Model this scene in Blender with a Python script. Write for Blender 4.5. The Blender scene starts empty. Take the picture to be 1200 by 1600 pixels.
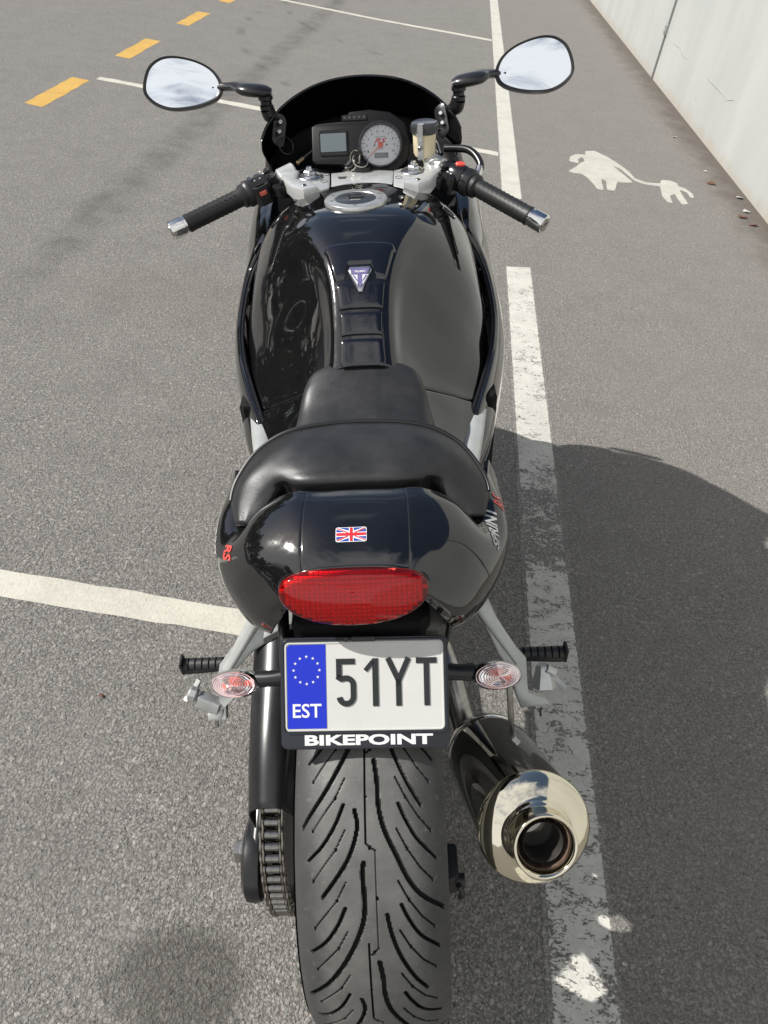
import bpy, bmesh, math, random
import numpy as np
from mathutils import Vector, Matrix
from mathutils.bvhtree import BVHTree
random.seed(7)
rng = np.random.default_rng(7)
SC = bpy.context.scene
COL = SC.collection
PI = math.pi
R = math.radians

# ------------------------------------------------------------------ camera, sky, sun, exposure
def unit(v):
    v = np.array(v, float); return v / np.linalg.norm(v)
cam_x = unit([0.99034685, 0.10281474, 0.09296372])
cam_u = unit([-0.13826284, 0.6852061, 0.71510558])
cam_f = unit([-0.00982408, 0.72105598, -0.69280716])
cd = bpy.data.cameras.new('camera')
cam = bpy.data.objects.new('camera', cd); COL.objects.link(cam)
mw = Matrix.Identity(4)
for i in range(3):
    mw[i][0] = cam_x[i]; mw[i][1] = cam_u[i]; mw[i][2] = -cam_f[i]
mw[2][3] = 1.42
cam.matrix_world = mw
cd.sensor_fit = 'VERTICAL'; cd.sensor_height = 24.0; cd.lens = 24.0 * 1066.0 / 1600.0
cd.clip_start = 0.02; cd.clip_end = 3000
SC.camera = cam

SUN_TO = Vector((-1.20, 0.0, 1.0)).normalized()      # from the ground towards the sun
sun_el = math.asin(SUN_TO.z)
sun_az = math.atan2(SUN_TO.x, SUN_TO.y)
world = bpy.data.worlds.new('World'); SC.world = world
world.use_nodes = True
wn = world.node_tree.nodes; wl = world.node_tree.links
wn.clear()
w_out = wn.new('ShaderNodeOutputWorld'); w_bg = wn.new('ShaderNodeBackground')
sky = wn.new('ShaderNodeTexSky'); sky.sky_type = 'NISHITA'; sky.sun_disc = False
sky.sun_elevation = sun_el; sky.sun_rotation = sun_az
sky.air_density = 1.0; sky.dust_density = 1.2; sky.ozone_density = 1.2
# thin bright clouds, thicker low down
tc = wn.new('ShaderNodeTexCoord'); mp = wn.new('ShaderNodeMapping'); mp.inputs['Scale'].default_value = (1, 1, 2.6)
nz = wn.new('ShaderNodeTexNoise'); nz.inputs['Scale'].default_value = 1.9; nz.inputs['Detail'].default_value = 9; nz.inputs['Roughness'].default_value = .62
nz.inputs['Distortion'].default_value = .35
sx = wn.new('ShaderNodeSeparateXYZ'); low = wn.new('ShaderNodeMapRange')
low.inputs[1].default_value = 0.0; low.inputs[2].default_value = 0.75; low.inputs[3].default_value = 0.16; low.inputs[4].default_value = -0.12
ad = wn.new('ShaderNodeMath'); ad.operation = 'ADD'
cr = wn.new('ShaderNodeMapRange'); cr.interpolation_type = 'SMOOTHSTEP'
cr.inputs[1].default_value = 0.46; cr.inputs[2].default_value = 0.72; cr.inputs[3].default_value = 0; cr.inputs[4].default_value = 0.8
cm = wn.new('ShaderNodeMixRGB'); cm.inputs[2].default_value = (12.6, 12.5, 12.4, 1)
wl.new(tc.outputs['Generated'], mp.inputs['Vector']); wl.new(mp.outputs[0], nz.inputs['Vector'])
wl.new(tc.outputs['Generated'], sx.inputs[0]); wl.new(sx.outputs['Z'], low.inputs[0])
bk = wn.new('ShaderNodeMapRange'); bk.interpolation_type = 'SMOOTHSTEP'
bk.inputs[1].default_value = 0.35; bk.inputs[2].default_value = -0.55; bk.inputs[3].default_value = -0.03; bk.inputs[4].default_value = 0.27
ad2 = wn.new('ShaderNodeMath'); ad2.operation = 'ADD'
wl.new(sx.outputs['Y'], bk.inputs[0]); wl.new(nz.outputs['Fac'], ad.inputs[0]); wl.new(low.outputs[0], ad.inputs[1])
wl.new(ad.outputs[0], ad2.inputs[0]); wl.new(bk.outputs[0], ad2.inputs[1]); wl.new(ad2.outputs[0], cr.inputs[0])
wl.new(cr.outputs[0], cm.inputs[0]); wl.new(sky.outputs[0], cm.inputs[1])
wl.new(cm.outputs[0], w_bg.inputs['Color']); w_bg.inputs['Strength'].default_value = 0.068
wl.new(w_bg.outputs[0], w_out.inputs['Surface'])

sd = bpy.data.lights.new('sun', 'SUN'); sd.energy = 5.0; sd.angle = R(0.53); sd.color = (1.0, 0.968, 0.92)
sun = bpy.data.objects.new('sun', sd); COL.objects.link(sun)
sun.rotation_euler = (-SUN_TO).to_track_quat('-Z', 'Y').to_euler()
SC.view_settings.view_transform = 'Standard'; SC.view_settings.look = 'None'
SC.view_settings.exposure = 0.42; SC.view_settings.gamma = 1.0; SC.view_settings.use_curve_mapping = False

# ------------------------------------------------------------------ node helpers / materials
MATS = {}
def mat(name, color=(.5, .5, .5), rough=.5, metal=0., ior=None, coat=0., coat_r=.03, spec=None, bump=None, var=None, rvar=None, trans=0.0, sheen=None, aniso=None):
    """procedural principled material; var=(scale, amount, detail) colour mottling, bump=(scale, strength, distance)"""
    if name in MATS: return MATS[name]
    m = bpy.data.materials.new(name); m.use_nodes = True
    N = m.node_tree.nodes; L = m.node_tree.links; b = N['Principled BSDF']
    b.inputs['Base Color'].default_value = (*color, 1); b.inputs['Roughness'].default_value = rough; b.inputs['Metallic'].default_value = metal
    if ior: b.inputs['IOR'].default_value = ior
    if coat: b.inputs['Coat Weight'].default_value = coat; b.inputs['Coat Roughness'].default_value = coat_r
    if spec is not None: b.inputs['Specular IOR Level'].default_value = spec
    if trans: b.inputs['Transmission Weight'].default_value = trans
    t = N.new('ShaderNodeTexCoord')
    if var:
        n = N.new('ShaderNodeTexNoise'); n.inputs['Scale'].default_value = var[0]; n.inputs['Detail'].default_value = var[2] if len(var) > 2 else 6
        n.inputs['Roughness'].default_value = .65
        L.new(t.outputs['Object'], n.inputs['Vector'])
        mx = N.new('ShaderNodeMixRGB'); mx.blend_type = 'MULTIPLY'; mx.inputs[0].default_value = 1; mx.inputs[1].default_value = (*color, 1)
        r = N.new('ShaderNodeMapRange'); r.inputs[1].default_value = .3; r.inputs[2].default_value = .7; r.inputs[3].default_value = 1 - var[1]; r.inputs[4].default_value = 1 + var[1]
        L.new(n.outputs['Fac'], r.inputs[0]); L.new(r.outputs[0], mx.inputs[2]); L.new(mx.outputs[0], b.inputs['Base Color'])
    if rvar:
        n = N.new('ShaderNodeTexNoise'); n.inputs['Scale'].default_value = rvar[0]; n.inputs['Detail'].default_value = 8; n.inputs['Roughness'].default_value = .7
        L.new(t.outputs['Object'], n.inputs['Vector'])
        r = N.new('ShaderNodeMapRange'); r.inputs[1].default_value = .35; r.inputs[2].default_value = .7; r.inputs[3].default_value = rvar[1]; r.inputs[4].default_value = rvar[2]
        L.new(n.outputs['Fac'], r.inputs[0]); L.new(r.outputs[0], b.inputs['Roughness'])
    if bump:
        n = N.new('ShaderNodeTexNoise'); n.inputs['Scale'].default_value = bump[0]; n.inputs['Detail'].default_value = 5
        L.new(t.outputs['Object'], n.inputs['Vector'])
        bp = N.new('ShaderNodeBump'); bp.inputs['Strength'].default_value = bump[1]; bp.inputs['Distance'].default_value = bump[2]
        L.new(n.outputs['Fac'], bp.inputs['Height']); L.new(bp.outputs[0], b.inputs['Normal'])
    MATS[name] = m
    return m

def lens_mat(name, tint, gloss_rough=.03, haze=.06, hazecol=(1, 1, 1)):
    """clear coloured plastic: transparent body with fresnel gloss, lets the sun through"""
    m = bpy.data.materials.new(name); m.use_nodes = True
    N = m.node_tree.nodes; L = m.node_tree.links; N.clear()
    o = N.new('ShaderNodeOutputMaterial'); tr = N.new('ShaderNodeBsdfTransparent'); tr.inputs[0].default_value = (*tint, 1)
    gl = N.new('ShaderNodeBsdfGlossy'); gl.inputs['Roughness'].default_value = gloss_rough; gl.inputs['Color'].default_value = (1, 1, 1, 1)
    df = N.new('ShaderNodeBsdfDiffuse'); df.inputs[0].default_value = (*hazecol, 1)
    fr = N.new('ShaderNodeFresnel'); fr.inputs['IOR'].default_value = 1.5
    a = N.new('ShaderNodeMixShader'); a.inputs[0].default_value = haze
    b = N.new('ShaderNodeMixShader')
    L.new(tr.outputs[0], a.inputs[1]); L.new(df.outputs[0], a.inputs[2]); L.new(fr.outputs[0], b.inputs[0])
    L.new(a.outputs[0], b.inputs[1]); L.new(gl.outputs[0], b.inputs[2]); L.new(b.outputs[0], o.inputs['Surface'])
    MATS[name] = m
    return m

# shared asphalt pattern in world metres
def asphalt_group():
    g = bpy.data.node_groups.new('asphalt_pattern', 'ShaderNodeTree')
    g.interface.new_socket('Color', in_out='OUTPUT', socket_type='NodeSocketColor')
    g.interface.new_socket('Height', in_out='OUTPUT', socket_type='NodeSocketFloat')
    g.interface.new_socket('Rough', in_out='OUTPUT', socket_type='NodeSocketFloat')
    N = g.nodes; L = g.links
    out = N.new('NodeGroupOutput'); t = N.new('ShaderNodeTexCoord'); P = t.outputs['Object']
    def noise(s, d=4, r=.55, dist=0):
        n = N.new('ShaderNodeTexNoise'); n.inputs['Scale'].default_value = s; n.inputs['Detail'].default_value = d; n.inputs['Roughness'].default_value = r; n.inputs['Distortion'].default_value = dist
        L.new(P, n.inputs['Vector']); return n.outputs['Fac']
    def ramp(x, a, b, c=0., d=1., smooth=True):
        r = N.new('ShaderNodeMapRange'); r.interpolation_type = 'SMOOTHSTEP' if smooth else 'LINEAR'
        for i, v in enumerate((a, b, c, d)): r.inputs[i + 1].default_value = v
        L.new(x, r.inputs[0]); return r.outputs[0]
    def mix(f, a, b, mode='MIX'):
        m = N.new('ShaderNodeMixRGB'); m.blend_type = mode
        for i, v in enumerate((f, a, b)):
            if isinstance(v, (int, float)): m.inputs[i].default_value = v
            elif isinstance(v, tuple): m.inputs[i].default_value = (*v, 1)
            else: L.new(v, m.inputs[i])
        return m.outputs[0]
    def mth(op, a, b=0.):
        m = N.new('ShaderNodeMath'); m.operation = op
        for i, v in enumerate((a, b)):
            if isinstance(v, (int, float)): m.inputs[i].default_value = v
            else: L.new(v, m.inputs[i])
        return m.outputs[0]
    # warped coordinates so the stones are angular and uneven
    wn_ = N.new('ShaderNodeTexNoise'); wn_.inputs['Scale'].default_value = 150; wn_.inputs['Detail'].default_value = 2; L.new(P, wn_.inputs['Vector'])
    vs = N.new('ShaderNodeVectorMath'); vs.operation = 'SCALE'; vs.inputs[3].default_value = 0.006; L.new(wn_.outputs['Color'], vs.inputs[0])
    va = N.new('ShaderNodeVectorMath'); va.operation = 'ADD'; L.new(P, va.inputs[0]); L.new(vs.outputs[0], va.inputs[1])
    def vor(s, feat='F1', rnd=1.):
        v = N.new('ShaderNodeTexVoronoi'); v.feature = feat; v.inputs['Scale'].default_value = s; v.inputs['Randomness'].default_value = rnd
        L.new(va.outputs[0], v.inputs['Vector']); return v
    v1 = vor(165); v2 = vor(330); v3 = vor(70)
    rgb = N.new('ShaderNodeSeparateColor'); L.new(v1.outputs['Color'], rgb.inputs[0])
    rgb2 = N.new('ShaderNodeSeparateColor'); L.new(v2.outputs['Color'], rgb2.inputs[0])
    rgb3 = N.new('ShaderNodeSeparateColor'); L.new(v3.outputs['Color'], rgb3.inputs[0])
    binder = mix(noise(9, 5), (.062, .059, .054), (.125, .119, .110))
    cr_ = N.new('ShaderNodeValToRGB'); L.new(rgb.outputs[0], cr_.inputs[0])
    e = cr_.color_ramp.elements
    e[0].position = 0; e[0].color = (.115, .113, .108, 1); e[1].position = 1; e[1].color = (.47, .45, .41, 1)
    for p, c in ((.12, (.17, .165, .155)), (.45, (.225, .217, .202)), (.74, (.275, .258, .232)), (.84, (.30, .24, .20)), (.90, (.20, .205, .205)), (.96, (.30, .285, .26))):
        q = e.new(p); q.color = (*c, 1)
    stone = mix(ramp(rgb2.outputs[1], .0, 1., .0, .55), cr_.outputs[0], mix(rgb2.outputs[0], (.11, .107, .103), (.38, .36, .335)))
    # stone tops worn bare; binder between
    d1 = ramp(v1.outputs['Distance'], .36, .66, 1, 0)
    show = mth('MULTIPLY', d1, ramp(rgb.outputs[1], -.3, .35))
    big = mth('MULTIPLY', ramp(v3.outputs['Distance'], .2, .46, 1, 0), ramp(rgb3.outputs[1], .58, .62))
    bigcol = mix(ramp(rgb3.outputs[0], .35, .75), (.085, .085, .088), (.40, .365, .33))
    c = mix(show, binder, stone)
    c = mix(mth('MULTIPLY', big, .75), c, bigcol)
    # dark pits
    pit = ramp(noise(95, 3, .6), .30, .41, 1, 0)
    c = mix(mth('MULTIPLY', pit, .75), c, (.022, .021, .02))
    gr = N.new('ShaderNodeMixRGB'); gr.blend_type = 'MULTIPLY'; gr.inputs[0].default_value = 1; L.new(c, gr.inputs[1]); L.new(ramp(noise(105, 5, .8), .34, .66, .62, 1.42), gr.inputs[2]); c = gr.outputs[0]
    c = mix(ramp(noise(300, 3, .7), .40, .66, 0, .55), c, (.30, .288, .265))
    c = mix(ramp(noise(230, 3, .7), .56, .70, 0, .55), c, (.045, .043, .04))
    chip = mth('MULTIPLY', ramp(v2.outputs['Distance'], .25, .5, 1, 0), ramp(rgb2.outputs[2], .93, .95))
    c = mix(mth('MULTIPLY', chip, .8), c, (.55, .53, .49))
    # dust film and wear at several scales
    c = mix(ramp(noise(1.3, 6, .6), .35, .70, 0, .28), c, (.215, .204, .185))
    c = mix(ramp(noise(11, 5, .65), .45, .8, 0, .25), c, (.25, .238, .218))
    c = mix(ramp(noise(34, 4, .7), .5, .8, 0, .3), c, (.10, .095, .088))
    c = mix(ramp(noise(4.2, 6, .7), .42, .72, 0, .30), c, (.115, .108, .10))
    c = mix(ramp(noise(70, 3, .6), .52, .70, 0, .35), c, (.33, .315, .29))
    sep = N.new('ShaderNodeSeparateXYZ'); L.new(P, sep.inputs[0])
    X, Y = sep.outputs[0], sep.outputs[1]
    # strip between the painted line and the wall: finer, darker, browner surfacing
    rt = ramp(X, .40, .60)
    c = mix(mth('MULTIPLY', rt, .26), c, (.205, .184, .166))
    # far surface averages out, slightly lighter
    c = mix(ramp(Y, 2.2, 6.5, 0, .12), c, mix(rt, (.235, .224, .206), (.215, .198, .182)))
    # wet / oily patches (own shapes)
    def blob(cx, cy, rx, ry, a, b):
        dx = mth('MULTIPLY', mth('SUBTRACT', X, cx), 1 / rx); dy = mth('MULTIPLY', mth('SUBTRACT', Y, cy), 1 / ry)
        d = mth('SQRT', mth('ADD', mth('MULTIPLY', dx, dx), mth('MULTIPLY', dy, dy)))
        d = mth('ADD', d, mth('MULTIPLY', mth('SUBTRACT', noise(14, 5, .65), .5), 1.3))
        return ramp(d, a, b, 1, 0)
    c = mix(mth('MULTIPLY', blob(-.245, .255, .135, .10, .55, 1.15), .60), c, (.050, .046, .040))
    c = mix(mth('MULTIPLY', blob(-.12, .56, .10, .12, .5, 1.2), .25), c, (.22, .20, .175))
    c = mix(mth('MULTIPLY', blob(-.9, 2.6, .5, .25, .5, 1.3), .16), c, (.16, .115, .09))
    # long dark tar streak on the bay
    ln = mth('SUBTRACT', X, mth('ADD', mth('MULTIPLY', mth('SUBTRACT', Y, 3.74), .012), -1.64))
    ln = mth('ABSOLUTE', mth('ADD', ln, mth('MULTIPLY', mth('SUBTRACT', noise(3, 4), .5), .16)))
    st = mth('MULTIPLY', ramp(ln, .03, .15, 1, 0), ramp(Y, 2.0, 3.2))
    c = mix(mth('MULTIPLY', st, ramp(noise(6, 5), .35, .65, .12, .42)), c, (.05, .048, .046))
    # curved scuff marks
    for (cx, cy, rr, w) in ((1.2, 10.6, 3.35, .030), (2.2, 9.0, 4.45, .04)):
        dx = mth('SUBTRACT', X, cx); dy = mth('SUBTRACT', Y, cy)
        d = mth('ABSOLUTE', mth('SUBTRACT', mth('SQRT', mth('ADD', mth('MULTIPLY', dx, dx), mth('MULTIPLY', dy, dy))), rr))
        k = mth('MULTIPLY', ramp(d, w * .3, w * 1.6, 1, 0), mth('MULTIPLY', ramp(noise(2.2, 3), .5, .62), ramp(X, .0, -.6)))
        c = mix(mth('MULTIPLY', k, .38), c, (.05, .048, .046))
    # dirt gathered at the foot of the wall
    edge = mth('ADD', mth('SUBTRACT', 2.05, X), mth('MULTIPLY', mth('SUBTRACT', noise(5, 6, .7), .5), .5))
    dirt = ramp(edge, .02, .30, 1, 0)
    c = mix(mth('MULTIPLY', dirt, .7), c, mix(noise(24, 5), (.05, .038, .028), (.13, .105, .08)))
    h = mth('ADD', mth('MULTIPLY', show, .42), mth('MULTIPLY', big, .45))
    h = mth('ADD', h, mth('MULTIPLY', noise(420, 3, .7), .9))
    h = mth('SUBTRACT', h, mth('MULTIPLY', pit, .9))
    h = mth('ADD', h, mth('MULTIPLY', mth('MULTIPLY', ramp(v2.outputs['Distance'], .1, .7, 1, 0), rgb2.outputs[2]), .45))
    L.new(c, out.inputs[0]); L.new(h, out.inputs[1])
    L.new(ramp(noise(180, 2), .3, .7, .72, .95), out.inputs[2])
    return g
AG = asphalt_group()

def ground_mat():
    m = bpy.data.materials.new('asphalt'); m.use_nodes = True
    N = m.node_tree.nodes; L = m.node_tree.links; b = N['Principled BSDF']
    g = N.new('ShaderNodeGroup'); g.node_tree = AG
    L.new(g.outputs[0], b.inputs['Base Color']); L.new(g.outputs[2], b.inputs['Roughness'])
    bp = N.new('ShaderNodeBump'); bp.inputs['Strength'].default_value = .9; bp.inputs['Distance'].default_value = .0027
    L.new(g.outputs[1], bp.inputs['Height']); L.new(bp.outputs[0], b.inputs['Normal'])
    b.inputs['Specular IOR Level'].default_value = .35
    return m

def paint_mat(name, col, wear=.1, wears=(), edges=None, fine=.5, cracks=0.):
    """road paint with bare asphalt showing where it has worn away.  wears: (y0,y1,extra); edges: (axis,lo,hi)"""
    m = bpy.data.materials.new(name); m.use_nodes = True
    N = m.node_tree.nodes; L = m.node_tree.links; b = N['Principled BSDF']
    g = N.new('ShaderNodeGroup'); g.node_tree = AG
    t = N.new('ShaderNodeTexCoord'); P = t.outputs['Object']; sep = N.new('ShaderNodeSeparateXYZ'); L.new(P, sep.inputs[0])
    def noise(s, d=6, r=.65, sc=None):
        n = N.new('ShaderNodeTexNoise'); n.inputs['Scale'].default_value = s; n.inputs['Detail'].default_value = d; n.inputs['Roughness'].default_value = r
        if sc:
            mpn = N.new('ShaderNodeMapping'); mpn.inputs['Scale'].default_value = sc; L.new(P, mpn.inputs['Vector']); L.new(mpn.outputs[0], n.inputs['Vector'])
        else: L.new(P, n.inputs['Vector'])
        return n.outputs['Fac']
    def ramp(x, a, b_, c=0., d=1.):
        r = N.new('ShaderNodeMapRange'); r.interpolation_type = 'SMOOTHSTEP'
        for i, v in enumerate((a, b_, c, d)): r.inputs[i + 1].default_value = v
        L.new(x, r.inputs[0]); return r.outputs[0]
    def mth(op, a, b_=0.):
        q = N.new('ShaderNodeMath'); q.operation = op
        for i, v in enumerate((a, b_)):
            if isinstance(v, (int, float)): q.inputs[i].default_value = v
            else: L.new(v, q.inputs[i])
        return q.outputs[0]
    n1 = noise(26, 8, .72, (.8, 1.5, 1)); n2 = noise(150, 4, .6, (.7, 1.5, 1)); n3 = noise(3.2, 4)
    f = mth('ADD', mth('ADD', mth('MULTIPLY', n1, .55), mth('MULTIPLY', n2, .30)), mth('MULTIPLY', n3, .15))
    thr = wear
    acc = None
    for (y0, y1, ex, s) in wears:
        w = mth('MULTIPLY', mth('MULTIPLY', ramp(sep.outputs[1], y0 - s, y0 + s), ramp(sep.outputs[1], y1 - s, y1 + s, 1, 0)), ex)
        acc = w if acc is None else mth('ADD', acc, w)
    ht = mth('MULTIPLY', mth('SUBTRACT', g.outputs[1], .3), .07 * fine)       # stone tops keep / lose their paint
    f = mth('ADD', f, ht)
    if cracks:
        wv = N.new('ShaderNodeTexNoise'); wv.inputs['Scale'].default_value = 30; wv.inputs['Detail'].default_value = 5; L.new(P, wv.inputs['Vector'])
        sc_ = N.new('ShaderNodeVectorMath'); sc_.operation = 'SCALE'; sc_.inputs[3].default_value = .05; L.new(wv.outputs['Color'], sc_.inputs[0])
        av = N.new('ShaderNodeVectorMath'); av.operation = 'ADD'; L.new(P, av.inputs[0]); L.new(sc_.outputs[0], av.inputs[1])
        mq = N.new('ShaderNodeMapping'); mq.inputs['Scale'].default_value = (.42, 1.5, 1); L.new(av.outputs[0], mq.inputs['Vector'])
        vo = N.new('ShaderNodeTexVoronoi'); vo.feature = 'DISTANCE_TO_EDGE'; vo.inputs['Scale'].default_value = 42; L.new(mq.outputs[0], vo.inputs['Vector'])
        k_ = ramp(vo.outputs['Distance'], .0, .085, 1, 0)

        f = mth('SUBTRACT', f, mth('MULTIPLY', mth('MULTIPLY', k_, ramp(noise(9, 4), .42, .66, .0, .15)), cracks))
    th = mth('ADD', acc, thr) if acc is not None else None
    if edges:
        for ax, lo, hi, j in edges:
            v = sep.outputs[ax]
            d = mth('MINIMUM', mth('SUBTRACT', v, lo), mth('SUBTRACT', hi, v))
            e = ramp(d, 0, j, .42, 0)
            th = mth('ADD', th if th is not None else thr, e)
    if th is None: th = mth('ADD', thr, 0.)
    mask = ramp(mth('SUBTRACT', f, th), -.012, .018)
    cn = N.new('ShaderNodeMixRGB'); cn.inputs[1].default_value = (*[c * .80 for c in col], 1); cn.inputs[2].default_value = (*col, 1)
    L.new(ramp(mth('ADD', mth('MULTIPLY', noise(7, 6), .6), mth('MULTIPLY', noise(90, 3), .4)), .35, .62), cn.inputs[0])
    mx = N.new('ShaderNodeMixRGB'); L.new(mask, mx.inputs[0]); L.new(g.outputs[0], mx.inputs[1]); L.new(cn.outputs[0], mx.inputs[2])
    L.new(mx.outputs[0], b.inputs['Base Color'])
    b.inputs['Roughness'].default_value = .75; b.inputs['Specular IOR Level'].default_value = .35
    hb = mth('ADD', mth('MULTIPLY', mth('MULTIPLY', g.outputs[1], .8), mth('SUBTRACT', 1.0, mth('MULTIPLY', mask, .62))), mth('MULTIPLY', mask, .75))
    bp = N.new('ShaderNodeBump'); bp.inputs['Strength'].default_value = .8; bp.inputs['Distance'].default_value = .002
    L.new(hb, bp.inputs['Height']); L.new(bp.outputs[0], b.inputs['Normal'])
    return m

# ------------------------------------------------------------------ object helpers
def link(name, verts, faces, m, parent=None, smooth=True, angle=38):
    me = bpy.data.meshes.new(name)
    me.from_pydata([tuple(map(float, v)) for v in verts], [], [tuple(int(i) for i in f) for f in faces])
    me.validate(clean_customdata=False)
    if isinstance(m, (list, tuple)):
        for q in m: me.materials.append(q)
    elif m: me.materials.append(m)
    if smooth:
        me.shade_smooth()
        if angle: me.set_sharp_from_angle(angle=R(angle))
    o = bpy.data.objects.new(name, me); COL.objects.link(o)
    if parent: o.parent = parent
    return o
def tag(o, label=None, cat=None, group=None, kind=None):
    if label: o['label'] = label
    if cat: o['category'] = cat
    if group: o['group'] = group
    if kind: o['kind'] = kind
    return o
def empty(name, loc=(0, 0, 0), parent=None):
    o = bpy.data.objects.new(name, None); COL.objects.link(o); o.location = loc; o.empty_display_size = .1
    if parent: o.parent = parent
    return o

def A(*v): return np.array(v, float)
def frame_from(axis, up=(0, 0, 1)):
    n = unit(axis); u = np.array(up, float)
    if abs(n @ unit(u)) > .97: u = A(1, 0, 0) if abs(n[0]) < .9 else A(0, 1, 0)
    ex = unit(np.cross(u, n)); ey = np.cross(n, ex)
    return ex, ey, n

def cr_basis(t, n):
    """Catmull-Rom weights of n control points at parameters t in [0,n-1]"""
    t = np.clip(np.asarray(t, float), 0, n - 1); i = np.minimum(t.astype(int), n - 2); f = t - i
    W = np.zeros(t.shape + (n,))
    w = [(-f + 2 * f * f - f ** 3) / 2, (2 - 5 * f * f + 3 * f ** 3) / 2, (f + 4 * f * f - 3 * f ** 3) / 2, (-f * f + f ** 3) / 2]
    it = np.indices(t.shape)
    def add(k, wt):
        np.add.at(W, tuple(it) + (k,), wt)
    for q in range(4):
        k = i - 1 + q
        lo = k < 0; hi = k > n - 1; ok = ~(lo | hi)
        add(np.where(ok, k, 0), np.where(ok, w[q], 0))
        add(np.zeros_like(k), np.where(lo, 2 * w[q], 0)); add(np.full_like(k, 1), np.where(lo, -w[q], 0))
        add(np.full_like(k, n - 1), np.where(hi, 2 * w[q], 0)); add(np.full_like(k, n - 2), np.where(hi, -w[q], 0))
    return W
def spline(P, n, t=None):
    P = np.array(P, float); t = np.linspace(0, len(P) - 1, n) if t is None else t
    return cr_basis(t, len(P)) @ P

class Surf:
    """smooth surface through a control grid ctrl[row v][column u]"""
    def __init__(s, ctrl): s.c = np.array(ctrl, float); s.nv, s.nu = s.c.shape[:2]
    def ev(s, u, v):
        u, v = np.broadcast_arrays(np.asarray(u, float), np.asarray(v, float))
        return np.einsum('...i,ijk,...j->...k', cr_basis(v, s.nv), s.c, cr_basis(u, s.nu))
def mirror_rows(rows):
    """rows of half sections (x>=0, starting on x=0) -> full rows from -x to +x"""
    out = []
    for r in rows:
        r = [tuple(p) for p in r]
        out.append([(-x, y, z) for x, y, z in r[:0:-1]] + r)
    return out

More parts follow.
